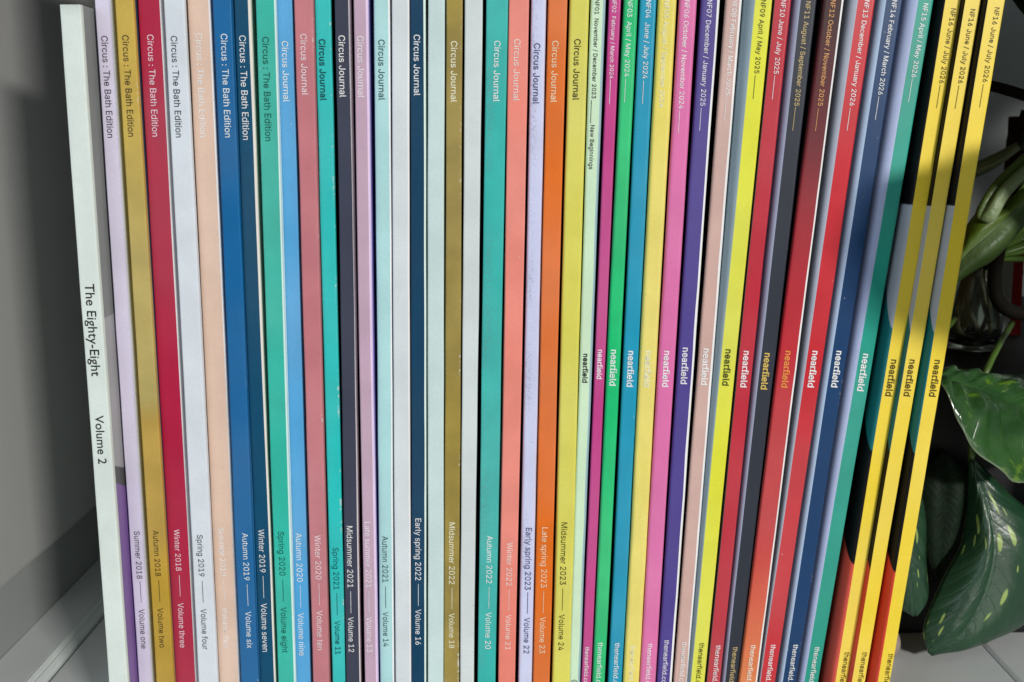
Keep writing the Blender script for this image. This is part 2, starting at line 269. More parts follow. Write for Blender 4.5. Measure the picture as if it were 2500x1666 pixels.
def glyph(fid, ch):
    k = (fid, ch)
    if k not in _cache:
        adv, cs = (SANS if fid == 's' else HUM)[ch]
        if not cs: _cache[k] = (adv, [], [])
        else:
            area2 = lambda c: sum(c[q][0]*c[(q+1) % len(c)][1]-c[(q+1) % len(c)][0]*c[q][1] for q in range(len(c)))
            def inside(p, c):
                r = False
                for q in range(len(c)):
                    (x1, y1), (x2, y2) = c[q], c[(q+1) % len(c)]
                    if (y1 > p[1]) != (y2 > p[1]) and p[0] < (x2-x1)*(p[1]-y1)/(y2-y1)+x1: r = not r
                return r
            sg = area2(max(cs, key=lambda c: abs(area2(c)))) > 0
            outer = [c for c in cs if (area2(c) > 0) == sg]; holes = [c for c in cs if (area2(c) > 0) != sg]
            GV, GF = [], []
            for lay, oc in enumerate(outer):            # overlapping strokes are filled one by one
                cu = bpy.data.curves.new('glyph', 'CURVE'); cu.dimensions = '2D'; cu.fill_mode = 'BOTH'
                for c in [oc]+[h for h in holes if inside(h[0], oc)]:
                    sp = cu.splines.new('POLY'); sp.points.add(len(c)-1)
                    for p, q in zip(sp.points, c): p.co = (q[0], q[1], 0, 1)
                    sp.use_cyclic_u = True
                o = bpy.data.objects.new('glyph', cu); COL.objects.link(o)
                dg = bpy.context.evaluated_depsgraph_get(); dg.update()
                me = bpy.data.meshes.new_from_object(o.evaluated_get(dg)); b = len(GV)
                GV += [(v.co.x, v.co.y, lay*0.45) for v in me.vertices]; GF += [tuple(b+q for q in p.vertices) for p in me.polygons]
                bpy.data.objects.remove(o); bpy.data.curves.remove(cu); bpy.data.meshes.remove(me)
            _cache[k] = (adv, GV, GF)
    return _cache[k]

def run(text, fid='s', bold=0.0, serif=False):
    """flat outline of one line of text: verts (s along, t up, layer) and faces"""
    V, F = [], []; x = 0.0
    offs = [(0, 0)] if bold <= 0 else [(0, 0), (bold, 0), (-bold, 0), (0, bold*0.8), (0, -bold*0.8)]
    for ch in text:
        adv, gv, gf = glyph(fid, ch)
        for k, (dx, dy) in enumerate(offs):
            b = len(V)
            V += [(x+p[0]+dx, p[1]+dy, k+p[2]) for p in gv]
            F += [tuple(b+i for i in f) for f in gf]
        if serif and ch in 'rfi':                    # slab feet of the logotype
            xs = [p[0] for p in gv]; c0 = x + min(xs) + (0.05 if ch != 'f' else 0.11)
            b = len(V); V += [(c0-0.085, 0, 5), (c0+0.13, 0, 5), (c0+0.13, 0.075, 5), (c0-0.085, 0.075, 5)]
            F.append((b, b+1, b+2, b+3))
        x += adv + bold*0.9
    return V, F

# ------------------------------------------------------------------ the setting
def plaster(name, c, rough=0.6, bump=0.3):
    N = NT(name); _, v = obj_coords(N, False)
    f = N.ramp(N.noise(v, 9.0, 5.0, 0.6), 0.3, 0.7)
    N.l(N.mix(f, tuple(x*0.95 for x in c[:3])+(1,), c), N.b.inputs['Base Color'])
    N.b.inputs['Roughness'].default_value = rough
    bp = N.n('ShaderNodeBump'); bp.inputs['Strength'].default_value = bump; bp.inputs['Distance'].default_value = 0.0004
    N.l(N.noise(v, 500.0, 4.0, 0.6), bp.inputs['Height']); N.l(bp.outputs[0], N.b.inputs['Normal'])
    return N.m

def painted_board(name):
    N = NT(name); _, v = obj_coords(N, False)
    f = N.ramp(N.noise(v, 12.0, 5.0, 0.65), 0.3, 0.7)
    c = N.mix(f, (0.72, 0.75, 0.75, 1), (0.78, 0.81, 0.805, 1))
    vo = N.n('ShaderNodeTexVoronoi'); vo.inputs['Scale'].default_value = 55.0; N.l(v, vo.inputs['Vector'])
    sc = N.n('ShaderNodeSeparateColor'); N.l(vo.outputs['Color'], sc.inputs[0])
    k = N.math('MULTIPLY', N.math('LESS_THAN', vo.outputs['Distance'], 0.04), N.math('GREATER_THAN', sc.outputs[0], 0.8))
    N.l(N.mix(k, c, (0.04, 0.04, 0.04, 1)), N.b.inputs['Base Color'])
    N.b.inputs['Roughness'].default_value = 0.38
    bp = N.n('ShaderNodeBump'); bp.inputs['Strength'].default_value = 0.2; bp.inputs['Distance'].default_value = 0.0005
    N.l(N.noise(v, 160.0, 4.0, 0.6), bp.inputs['Height']); N.l(bp.outputs[0], N.b.inputs['Normal'])
    return N.m
M_BOARD = painted_board('white_painted_board')
M_BEAD_LIT = plaster('bead_lit_paint', (0.80, 0.84, 0.83, 1), 0.3, 0.05)  # whiter than the boards to paint in light along the bead
M_WALL = plaster('side_wall_paint', (0.44, 0.44, 0.43, 1))
M_PLINTH_SHADE = plaster('plinth_shade_paint', (0.36, 0.37, 0.37, 1))  # darker than the panel to paint in the shade of the recess
M_BACK = plaster('back_wall_paint', (0.46, 0.50, 0.49, 1))

def extrude_profile(name, prof, y0, y1, mat, parent=None, closed=True):
    n = len(prof); V = [(x, y0, z) for x, z in prof] + [(x, y1, z) for x, z in prof]
    F = [(i, (i+1) % n, n+(i+1) % n, n+i) for i in range(n)]
    F += [tuple(range(n-1, -1, -1)), tuple(range(n, 2*n))]
    o = mesh_obj(name, V, F, mat, parent)
    bm = bmesh.new(); bm.from_mesh(o.data); bmesh.ops.recalc_face_normals(bm, faces=bm.faces); bm.to_mesh(o.data); bm.free()
    return o

def box(name, x0, x1, y0, y1, z0, z1, mat, parent=None, bev=0.002):
    o = mesh_obj(name, [(x0, y0, z0), (x1, y0, z0), (x1, y1, z0), (x0, y1, z0), (x0, y0, z1), (x1, y0, z1), (x1, y1, z1), (x0, y1, z1)],
                 [(0, 3, 2, 1), (4, 5, 6, 7), (0, 1, 5, 4), (1, 2, 6, 5), (2, 3, 7, 6), (3, 0, 4, 7)], mat, parent)
    bm = bmesh.new(); bm.from_mesh(o.data)
    bmesh.ops.bevel(bm, geom=list(bm.edges), offset=bev, segments=3, affect='EDGES', profile=0.5)
    bm.to_mesh(o.data); bm.free(); return o

def board(x0, x1):
    r = 0.0014
    return [(x0, -0.03), (x0, -r), (x0+r*0.3, -r*0.3), (x0+r, 0), (x1-r, 0), (x1-r*0.3, -r*0.3), (x1, -r), (x1, -0.03)]
BY0, BY1 = -0.42, 0.452
top = bpy.data.objects.new('tabletop', None); COL.objects.link(top); top['kind'] = 'structure'
top['label'] = 'white painted boards the magazines stand on'
extrude_profile('board', board(-0.2180, 0.2372), BY0, BY1, M_BOARD, top)
extrude_profile('board', board(0.2388, 0.75), BY0, BY1, M_BOARD, top)
# beaded edge strip along the side wall
strip = [(-0.2468, -0.03), (-0.2468, 0.0040), (-0.2256, 0.0040), (-0.2252, 0.0036), (-0.2252, -0.03)]
extrude_profile('edge_strip', strip, BY0, BY1, M_BOARD, top)
bead = [(-0.2251, -0.03), (-0.2251, 0.0040), (-0.2243, 0.0044), (-0.2228, 0.0032), (-0.2225, 0.0022), (-0.2221, 0.0022),
        (-0.2217, 0.0027), (-0.2200, 0.0012), (-0.2193, 0.0000), (-0.2193, -0.03)]
extrude_profile('bead', bead, BY0, BY1, M_BEAD_LIT, top)
und = mesh_obj('underside', [(-0.25, BY0, -0.034), (0.75, BY0, -0.034), (0.75, BY1, -0.034), (-0.25, BY1, -0.034)], [(0, 1, 2, 3)], M_BOARD, top)

sidep = empty('side_panel', (-0.2372, 0, 0), 'grey side panel above a recessed plinth with its shade painted in, left of the pale green magazine', 'panel')
rr = 0.006
pf = [(-0.0, 0.42), (-0.0, 0.0418+rr)] + [(-rr+rr*math.cos(a*math.pi/12), 0.0418+rr-rr*math.sin(a*math.pi/12)) for a in range(1, 7)] + [(-0.09, 0.0418), (-0.09, 0.42)]
o = extrude_profile('panel', pf, -0.05, 0.60, M_WALL, sidep)
extrude_profile('plinth', [(-0.0100, -0.03), (-0.0100, 0.0416), (-0.08, 0.0416), (-0.08, -0.03)], -0.045, 0.60, M_PLINTH_SHADE, sidep)
blocker = box('light_blocker', -0.34, 1.0, 0.050, 0.395, 0.3620, 0.381, M_BACK, None, 0.0015)  # unseen board added to block light coming over the magazines
tag(blocker, 'pale shelf board, unseen, added above the magazines to block light', 'blocker')
bw = extrude_profile('back_wall', [(-0.2468, -0.03), (-0.2468, 0.75), (1.0, 0.75), (1.0, -0.03)], 0.455, 0.52, M_BACK)
tag(bw, 'dim grey back wall seen behind the plant at top right', 'wall')

# ------------------------------------------------------------------ magazines
WHITE_EDGE = (222, 222, 220)
NROW = 40
def zat(py, y): return at(1250, py, y).z

def magazine(i, d):
    Y = d.get('y', 0.0)/1000.0
    tl, tr, bl, br = d['px']
    zt, zb = zat(0, Y), zat(1666, Y)
    X = lambda px, py: at(px, py, Y).x
    def line(a, b):                                   # x as a function of height
        xt, xb = X(a, 0), X(b, 1666); m = (xt-xb)/(zt-zb)
        return lambda z: xb + m*(z-zb)
    Lt, R = line(tl, bl), line(tr, br)
    fold = d.get('fold')                              # back cover wrapping round a soft fold onto the spine: (colour, photo width at top, at bottom)
    L = line(tl-fold[1], bl-fold[2]) if fold else Lt
    bx = (L(0)+R(0))/2
    H = d.get('h') or 0.3495 + 0.005*random.random()
    depth = d.get('depth', 0.165 + 0.012*random.random())
    root = empty('magazine', (bx, Y, 0), d['label'], 'magazine', d.get('group', 'magazines standing in a row'))
    r = d.get('r', 0.0006)
    w = d.get('wear', 0.25); rough = d.get('rough', 0.5)
    col = alb(d['c'])
    mats = [paper('spine_card', col, wear=w, rough=rough, mottle=d.get('mottle', 0.10), grain=d.get('grain', 0.03),
                  specks=d.get('specks', 0.5), gradient=d.get('gradient'), dirt=d.get('dirt', 0.0))]
    nz = Vector((i*3.17, 1.3*i, 0))
    rs = d.get('rs'); ls = d.get('ls')                # printed light strips beside the right / left fold
    if rs: mats.append(paper('spine_edge_card', alb(rs[0]), wear=0.1, specks=0.2))
    if fold: ls = (fold[0], 1, 1)
    if ls: mats.append(paper('spine_fold_card', alb(ls[0]), wear=0.1, specks=0.2, bands=d.get('bbands') if fold else None))
    V, F, FM, WR = [], [], [], []
    for k in range(NROW+1):
        z = H*k/NROW
        j = d.get('wob', 0.00010)
        xl = L(z)-bx + j*noise.noise(nz+Vector((0, 0, z*28)))
        xr = R(z)-bx + j*noise.noise(nz+Vector((5, 0, z*28)))
        bow = 0.00028*noise.noise(nz+Vector((3, 3, z*7)))
        xl += bow; xr += bow
        yb = j*1.5*noise.noise(nz+Vector((9, 0, z*18)))
        rr = r*(1+0.25*noise.noise(nz+Vector((2, 7, z*60))))
        top_soft = 0.0
        fw = max(0.0006, Lt(z)-L(z)) if fold else 0
        rx, ry = (0.90*fw, 0.0085) if fold else (rr, rr)
        row = [(xl, 0.0092 if fold else 0.0022, 0, 0)]
        for a in range(6):
            t = math.pi/2*a/5
            row.append((xl+rx*(1-math.cos(t)), yb+ry*(1-math.sin(t)), 0 if fold else 0.4+0.6*math.sin(math.pi*a/5), 0.6))
        fx0, fx1 = xl+max(rx, fw), xr-rr
        lw = fw if fold else (ls[1]+(ls[2]-ls[1])*(1-z/H))*0.000161 if ls else None
        rw = (rs[1]+(rs[2]-rs[1])*(1-z/H))*0.000161 if rs else None
        face = [0.08, 0.3, 0.5, 0.7, 0.92]
        for q, u in enumerate(face):
            xx = fx0+(fx1-fx0)*u
            if q == 0 and lw: xx = xl+max(lw, rx*1.02)
            if q == 4 and rw: xx = xr-max(rw, rr*1.02)
            row.append((xx, yb, 0.0, (1.0, 0.8, 0.25, 0, 0)[q]))
        for a in range(5, -1, -1):
            t = math.pi/2*a/5
            row.append((xr-rr*(1-math.cos(t)), yb+rr*(1-math.sin(t)), 0.4+0.6*math.sin(math.pi*a/5), 0))
        row.append((xr, 0.0022, 0, 0))
        n = len(row)
        for c_, (x, y, wv, dv) in enumerate(row): V.append((x, y, z)); WR.append((wv*(0.25 if c_ < 9 else 1.0), dv))
    for k in range(NROW):
        for c in range(n-1):
            a = k*n+c
            F.append((a, a+1, a+n+1, a+n))
            FM.append(1 if (rs and c >= 11) else ((1+bool(rs)) if (ls and c <= 6) else 0))
    b = len(V)                                        # close the fold at head and foot
    F.append(tuple(NROW*n+c for c in range(n))); FM.append(0)
    F.append(tuple(range(n-1, -1, -1))); FM.append(0)
    sp = mesh_obj('spine', V, F, mats, root, FM, smooth=True)
    ca = sp.data.color_attributes.new('wear', 'FLOAT_COLOR', 'POINT')
    for q, (wv, dv) in enumerate(WR): ca.data[q].color = (wv, dv, 0, 1)
    for p in sp.data.polygons[-2:]: p.use_smooth = False
    # covers and pages
    T = 0.0004
    def plate(name, fx, side, cc, bands=None):
        mt = paper(name+'_card', alb(cc), wear=0.0, rough=d.get('crough', 0.45), mottle=0.10, specks=0.3, bands=bands)
        pv, pf = [], []
        ys = [0.0092 if (fold and side < 0) else 0.0022, 0.010, 0.020, 0.08, depth]
        pinch = [0, 0.00025, 0.0001, 0.0, 0.0003]
        for z in [H*q/8 for q in range(9)]:
            x0 = fx(z)-bx
            for y, pi_ in zip(ys, pinch): pv.append((x0-side*pi_, y, z))
            for y, pi_ in zip(ys, pinch): pv.append((x0-side*(pi_+T), y, z))
        m = len(ys)*2; h = len(ys)
        for q in range(8):
            for c in range(h-1):
                a = q*m+c; pf.append((a, a+1, a+m+1, a+m)); pf.append((a+h, a+m+h, a+m+h+1, a+h+1))
            a = q*m+h-1; pf.append((a, a+h, a+m+h, a+m)); a = q*m; pf.append((a, a+m, a+m+h, a+h))
        for c in range(h-1):
            pf.append((c, c+h, c+h+1, c+1)); a = 8*m+c; pf.append((a, a+1, a+h+1, a+h))
        o = mesh_obj(name, pv, pf, mt, root)
        bm = bmesh.new(); bm.from_mesh(o.data); bmesh.ops.recalc_face_normals(bm, faces=bm.faces); bm.to_mesh(o.data); bm.free()
        return o
    plate('front_cover', R, 1, d.get('fc', d['c']), d.get('fbands'))
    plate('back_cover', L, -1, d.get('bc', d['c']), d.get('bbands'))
    pg = [(L(0)-bx+0.0012, R(0)-bx-0.0012), (L(H)-bx+0.0012, R(H)-bx-0.0012)]
    pv = []
    for (a, b2), z in zip(pg, (0.0006, H-0.0008)):
        pv += [(a, 0.0032, z), (b2, 0.0032, z), (b2, depth-0.001, z), (a, depth-0.001, z)]
    mesh_obj('page_block', pv, [(0, 1, 2, 3), (4, 7, 6, 5), (0, 4, 5, 1), (1, 5, 6, 2), (2, 6, 7, 3), (3, 7, 4, 0)], M_PAGES, root)
    # lettering
    im = None
    C = lambda z, f: Lt(z)+(R(z)-Lt(z))*f-bx
    for t in d.get('text', []):
        kind, s, y0, y1, f = t[0], t[1], t[2], t[3], t[4]
        o = t[5] if len(t) > 5 else {}
        z0, z1 = zat(y0, Y), zat(y1, Y)
        p0, p1 = Vector((C(z0, f), z0)), Vector((C(z1, f), z1))
        dd = (p1-p0).normalized(); up = Vector((-dd.y, dd.x)); ln = (p1-p0).length
        lc = o.get('c', d.get('lc'))
        mt = ink('ink', lc)
        if s == '-':
            hw = o.get('w', 0.00010)
            V2 = [(0, -hw, 0), (ln, -hw, 0), (ln, hw, 0), (0, hw, 0)]; F2 = [(0, 1, 2, 3)]; sc, sy, mid, x0 = 1, 1, 0, 0
        else:
            V2, F2 = run(s, o.get('font', 's'), o.get('bold', 0.0), o.get('serif', False))
            xs = [v[0] for v in V2]; x0 = min(xs); sc = ln/(max(xs)-x0); sy = sc*o.get('hs', 1.0)
            cap = 0.53 if o.get('font', 's') == 's' else 0.66
            mid = cap/2 if o.get('mid') is None else o['mid']
        VV = []
        for a, b2, k in V2:
            q = p0 + dd*((a-x0)*sc) + up*((b2-mid)*sy)
            yb = 0.00015*noise.noise(nz+Vector((9, 0, q.y*18)))
            bow = 0.00028*noise.noise(nz+Vector((3, 3, q.y*7)))
            VV.append((q.x+bow, min(yb, 0)-0.00016-0.000006*k, q.y))
        mesh_obj(kind, VV, [tuple(f) for f in F2], mt, sp)
    return root

M_PAGES = paper('page_edges', (0.70, 0.68, 0.62, 1), wear=0, rough=0.7, mottle=0.05)

def z4(v): return 1266+v/3.92
def circ_bath(y0, y1, f, c=None):
    return ('title_lettering', 'Circus : The Bath Edition', y0, y1, f, {'bold': 0.004})
def circ_j(y0, y1, f, **k):
    return ('title_lettering', 'Circus Journal', y0, y1, f, dict({'bold': 0.008}, **k))
def issue(date, a, b, c, d_, vol, e, g, f, f2=None):
    f2 = f if f2 is None else f2
    return [('date_lettering', date, z4(a), z4(b), f, {'bold': 0.002}), ('dash_mark', '-', z4(c), z4(d_), f, {}),
            ('volume_lettering', vol, z4(e), z4(g), f2, {'bold': 0.002})]
def near(top_, y0, y1, d0, d1, n0, n1, w0, f, f2=None, f3=None, c3=None, cn=None, ct=None, wl=121):
    f2 = f if f2 is None else f2; f3 = f2 if f3 is None else f3
    o1 = {'bold': 0.007}; o2 = {'bold': 0.022, 'serif': True, 'mid': 0.22}; o3 = {'bold': 0.007, 'mid': 0.22}
    if ct: o1['c'] = ct
    if cn: o2['c'] = cn
    if c3: o3['c'] = c3
    T = [('issue_lettering', top_, y0, y1, f, o1)]
    if d0: T.append(('dash_mark', '-', d0, d1, f-0.08, {'c': ct} if ct else {}))
    T.append(('logo_lettering', 'nearfield', n0, n1, f2, o2))
    if w0: T.append(('web_address_lettering', 'thenearfield.com', z4(w0), z4(w0)+wl, f3, o3))
    return T

BLK = (16, 16, 20)
MAGS = [
 dict(px=(143.4, 195.2, 265.3, 311.7), c=(207, 217, 211), lc=(28, 34, 36), y=-3, h=0.2995, fc=(108, 112, 112), wear=0.35,
      fbands=[(0, 0, alb((128, 98, 160))), (0.1130, -0.5, alb((92, 92, 94))), (0.1200, -0.4, alb((166, 166, 170))), (0.1805, 0, alb((132, 136, 136)))],
      text=[('title_lettering', 'The Eighty-Eight', 693, 919, .50, {'font': 'h', 'bold': 0.007, 'hs': 0.95}), ('volume_lettering', 'Volume 2', 1014.7, 1133, .50, {'font': 'h', 'bold': 0.007, 'hs': 0.95})],
      label='pale green magazine with black title, shorter than the others, nearest the side wall'),
 dict(px=(230.9, 276, 338.5, 376.8), c=(206, 200, 242), lc=(78, 72, 86), y=7, rs=((238, 234, 214), 6, 6), fc=(225, 215, 150), wear=0.15,
      text=[circ_bath(88, 337, .44)] + issue('Summer 2018', 122, 578, 600, 803, 'Volume one', 868, 1245, .50),
      label='pale lilac magazine with dark lettering, between the pale green and mustard ones'),
 dict(px=(280.2, 324.5, 381.5, 424.5), c=(174, 147, 42), lc=(70, 56, 30), y=1, fc=(58, 74, 104), gradient=[(0.0, alb((176, 142, 46))), (0.137, alb((176, 143, 48))), (0.147, alb((172, 154, 82))), (0.205, alb((176, 157, 84))), (0.27, alb((188, 160, 72)))], wear=0.4, mottle=0.2,
      text=[circ_bath(86, 334, .48)] + issue('Autumn 2018', 115, 553, 592, 800, 'Volume two', 858, 1235, .48),
      label='mustard yellow magazine with a navy front cover, beside the pale lilac one'),
 dict(px=(335, 395, 429.6, 482), c=(165, 25, 60), lc=(232, 196, 206), y=4, rs=((238, 226, 230), 6, 4), fc=(225, 215, 218), wear=0.12, specks=0.7,
      text=[circ_bath(85, 334, .46)] + issue('Winter 2018', 105, 500, 542, 745, 'Volume three', 808, 1235, .44),
      label='crimson magazine with a white line along its right edge, beside the mustard one'),
 dict(px=(399.2, 450, 484.2, 531), c=(204, 211, 218), lc=(58, 66, 76), y=0, fc=(72, 66, 66), wear=0.15,
      text=[circ_bath(88, 336, .43)] + issue('Spring 2019', 157, 555, 597, 805, 'Volume four', 865, 1255, .46),
      label='pale ice blue magazine with dark lettering, between the crimson and peach ones'),
 dict(px=(456.6, 515, 535, 587.5), c=(211, 181, 161), lc=(250, 238, 230), y=3, rs=((236, 238, 238), 6, 5), fc=(220, 222, 224), wear=0.15,
      text=[circ_bath(82, 335, .44)] + issue('Summer 2019', 85, 550, 590, 790, 'Volume five', 850, 1230, .44),
      label='peach magazine with faint white lettering'),
 dict(px=(518.6, 564, 589, 631.8), c=(2, 94, 149), lc=(215, 234, 245), y=0, fc=(40, 118, 172), wear=0.25, specks=1.0, rough=0.42,
      text=[circ_bath(83, 336, .56)] + issue('Autumn 2019', 140, 590, 628, 835, 'Volume six', 890, 1240, .60),
      label='bright blue magazine with white lettering, right of the peach one'),
 dict(px=(569.8, 611.5, 633.7, 672.7), c=(2, 71, 102), lc=(225, 238, 242), y=2, rs=((226, 214, 204), 7, 4), fc=(222, 190, 178), wear=0.2, specks=0.8, rough=0.42,
      text=[circ_bath(87, 342, .46)] + issue('Winter 2019', 105, 515, 550, 760, 'Volume seven', 812, 1275, .45),
      label='deep petrol blue magazine with a pale line at its right edge'),
 dict(px=(623.5, 672.5, 679, 721.5), c=(45, 173, 154), lc=(18, 92, 82), y=0, rs=((196, 226, 218), 3.5, 4.5), fc=(210, 222, 222), wear=0.45, mottle=0.16,
      text=[circ_bath(90.5, 345, .46)] + issue('Spring 2020', 125, 547, 585, 797, 'Volume eight', 850, 1285, .46),
      label='sea green magazine with dark green lettering'),
 dict(px=(675, 714, 724, 758.5), c=(73, 154, 205), lc=(214, 234, 246), y=2, fc=(120, 185, 225), wear=0.12,
      text=[circ_j(100.8, 249.5, .47)] + issue('Autumn 2020', 140, 605, 640, 850, 'Volume nine', 905, 1312, .47),
      label='sky blue magazine with white lettering'),
 dict(px=(717.9, 764, 764.5, 803.5), c=(186, 112, 119), lc=(236, 208, 212), y=0, fc=(196, 120, 118), wear=0.35, specks=0.8, mottle=0.14, wob=0.00016,
      text=[circ_j(83, 233, .47)] + issue('Winter 2020', 160, 583, 620, 828, 'Volume ten', 880, 1258, .52),
      label='dusty rose magazine with pale lettering'),
 dict(px=(767, 806.5, 811, 843.6), c=(4, 182, 178), lc=(0, 74, 78), y=2, fc=(26, 34, 60), wear=0.5, wob=0.00018,
      text=[circ_j(95.7, 246, .43, bold=0.016)] + issue('Spring 2021', 278, 680, 715, 925, 'Volume 11', 980, 1300, .50),
      label='bright turquoise magazine with dark lettering and a frayed right edge'),
 dict(px=(817, 856, 846, 882.5), c=(57, 61, 78), lc=(226, 226, 232), y=1, rs=((222, 212, 212), 6, 4), fc=(60, 22, 40), wear=0.12, specks=0.8,
      text=[circ_j(86.7, 238, .42)] + issue('Midsummer 2021', 72, 660, 697, 905, 'Volume 12', 942, 1277, .40),
      label='charcoal magazine with white lettering, left of the mauve one'),
 dict(px=(862.8, 897.5, 890, 921.5), c=(183, 154, 173), lc=(234, 216, 226), y=-3, fc=(132, 122, 192), rs=((214, 190, 222), 5, 5), wear=0.2, specks=0.6,
      text=[circ_j(88, 239, .45)] + issue('Late summer 2021', 33, 660, 697, 900, 'Volume 13', 942, 1278, .42),
      label='mauve magazine with a violet front cover'),
 dict(px=(911.2, 951, 928.6, 963), c=(162, 205, 204), lc=(56, 86, 92), y=1, rs=((222, 236, 234), 4, 3), fc=(190, 214, 216), wear=0.3,
      text=[circ_j(97, 245, .48)] + issue('Autumn 2021', 170, 612, 650, 857, 'Volume 14', 895, 1225, .46),
      label='pale aqua magazine with dark slate lettering'),
 dict(px=(955, 998, 964.8, 1003), c=(200, 207, 210), y=0, rs=((226, 240, 242), 4, 3), fc=(150, 160, 164), wear=0.15,
      label='blank white magazine between the pale aqua and dark navy ones'),
 dict(px=(1001, 1038.5, 1005.6, 1040.3), c=(2, 58, 87), lc=(222, 234, 238), y=0, rs=((206, 226, 214), 5, 3), fc=(40, 60, 60), wear=0.12, specks=0.6,
      text=[circ_j(85, 234, .45)] + issue('Early spring 2022', 0, 590, 625, 835, 'Volume 16', 870, 1208, .48),
      label='dark navy magazine with white lettering between two blank white ones'),
 dict(px=(1045, 1086, 1044.2, 1082), c=(187, 207, 205), y=0, fc=(80, 80, 70), wear=0.15, specks=0.7,
      label='blank greenish white magazine between the dark navy and olive gold ones'),
 dict(px=(1089.8, 1129, 1083.6, 1120), c=(146, 128, 60), lc=(228, 222, 196), y=0, fc=(60, 54, 36), wear=0.5, mottle=0.30, wob=0.0002,
      text=[circ_j(100.8, 250, .50)] + issue('Midsummer 2022', 38, 628, 660, 868, 'Volume 18', 907, 1240, .52),
      label='olive gold magazine with a frayed pale right edge'),
 dict(px=(1134.4, 1178, 1123.7, 1157.4), c=(196, 204, 204), y=0, fc=(40, 42, 42), wear=0.35, wob=0.0002, mottle=0.10,
      label='blank white magazine between the olive gold and teal ones'),
 dict(px=(1186.5, 1239.8, 1166.4, 1209.7), c=(48, 170, 162), lc=(220, 242, 238), y=0, bc=(60, 70, 70), fc=BLK, wear=0.25, mottle=0.16, dirt=0.3,
      text=[circ_j(100, 248.7, .54)] + issue('Autumn 2022', 165, 620, 655, 862, 'Volume 20', 898, 1248, .56),
      label='teal magazine with white lettering, left of the coral one'),
 dict(px=(1242.5, 1291.8, 1217, 1258), c=(220, 122, 107), lc=(242, 208, 200), y=0, fc=(60, 14, 18), wear=0.12, mottle=0.12, specks=1.0,
      text=[circ_j(96, 247, .45)] + issue('Winter 2022', 228, 643, 680, 885, 'Volume 21', 920, 1255, .55),
      label='coral pink magazine with faint pale lettering'),
 dict(px=(1297.7, 1335, 1265, 1299.5), c=(189, 194, 243), lc=(62, 64, 110), y=1, fc=(40, 36, 70), wear=0.2, dirt=0.5, r=0.0012,
      text=[circ_j(106, 254.6, .44)] + issue('Early spring 2023', 90, 685, 705, 912, 'Volume 22', 950, 1292, .55),
      label='smudged lavender magazine with dark blue lettering'),
 dict(px=(1338.5, 1385, 1301.5, 1342), c=(210, 101, 15), lc=(244, 202, 170), y=0, fc=(60, 20, 12), wear=0.15, mottle=0.12, specks=0.7,
      text=[circ_j(100, 250.5, .43)] + issue('Late spring 2023', 85, 660, 697, 903, 'Volume 23', 942, 1288, .50),
      label='orange magazine with pale peach lettering'),
 dict(px=(1391.5, 1438.8, 1348, 1390.8), c=(204, 198, 82), lc=(62, 60, 26), y=0, fc=(40, 40, 26), wear=0.12, r=0.001,
      text=[circ_j(95.7, 245, .46, bold=0.010)] + issue('Midsummer 2023', 38, 635, 670, 880, 'Volume 24', 920, 1262, .44),
      label='lime yellow magazine with black lettering, left of the pale mint one'),
 dict(px=(1444, 1480, 1390.5, 1416.5), c=(191, 218, 185), lc=(44, 54, 48), y=0, fc=(24, 30, 50), bc=(60, 66, 52), wear=0.1, r=0.0009, rs=((140, 170, 180), 7, 3),
      text=[('issue_lettering', 'NF01  November / December 2023', -1, 241, .42, {'bold': 0.008}), ('dash_mark', '-', 245, 302, .25, {}),
            ('theme_lettering', 'New Beginnings', 306, 414, .40, {'bold': 0.008}), ('logo_lettering', 'nearfield', 864, 935, .44, {'bold': 0.03, 'serif': True, 'mid': 0.22})],
      emblem=True, label='thin pale mint magazine with dark lettering'),
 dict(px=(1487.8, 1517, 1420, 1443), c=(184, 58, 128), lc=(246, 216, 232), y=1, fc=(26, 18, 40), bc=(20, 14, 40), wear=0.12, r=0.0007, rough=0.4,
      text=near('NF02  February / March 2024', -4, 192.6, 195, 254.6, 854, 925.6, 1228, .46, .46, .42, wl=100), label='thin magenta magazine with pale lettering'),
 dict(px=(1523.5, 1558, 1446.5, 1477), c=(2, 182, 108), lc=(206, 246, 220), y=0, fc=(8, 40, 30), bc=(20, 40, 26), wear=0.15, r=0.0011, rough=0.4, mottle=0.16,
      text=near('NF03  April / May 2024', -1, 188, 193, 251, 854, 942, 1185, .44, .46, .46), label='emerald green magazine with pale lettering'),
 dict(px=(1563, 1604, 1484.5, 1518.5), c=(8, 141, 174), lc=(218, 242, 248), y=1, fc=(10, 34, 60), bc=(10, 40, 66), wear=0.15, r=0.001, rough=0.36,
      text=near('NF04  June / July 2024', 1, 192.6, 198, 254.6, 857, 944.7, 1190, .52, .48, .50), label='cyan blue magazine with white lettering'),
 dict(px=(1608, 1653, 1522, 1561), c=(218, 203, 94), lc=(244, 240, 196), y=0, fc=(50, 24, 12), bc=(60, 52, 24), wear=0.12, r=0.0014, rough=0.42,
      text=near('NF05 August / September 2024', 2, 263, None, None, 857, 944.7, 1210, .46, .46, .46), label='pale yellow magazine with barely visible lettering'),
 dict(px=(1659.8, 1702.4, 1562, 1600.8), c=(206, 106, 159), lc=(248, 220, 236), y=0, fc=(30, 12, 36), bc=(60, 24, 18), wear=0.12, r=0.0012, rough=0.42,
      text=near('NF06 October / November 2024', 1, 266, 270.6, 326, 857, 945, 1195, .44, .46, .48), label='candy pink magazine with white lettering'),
 dict(px=(1713, 1758.5, 1604, 1640), c=(75, 62, 135), lc=(216, 212, 238), y=0, fc=BLK, bc=(14, 12, 30), wear=0.12, r=0.0010, rough=0.4, rs=((226, 230, 240), 2.0, 6),
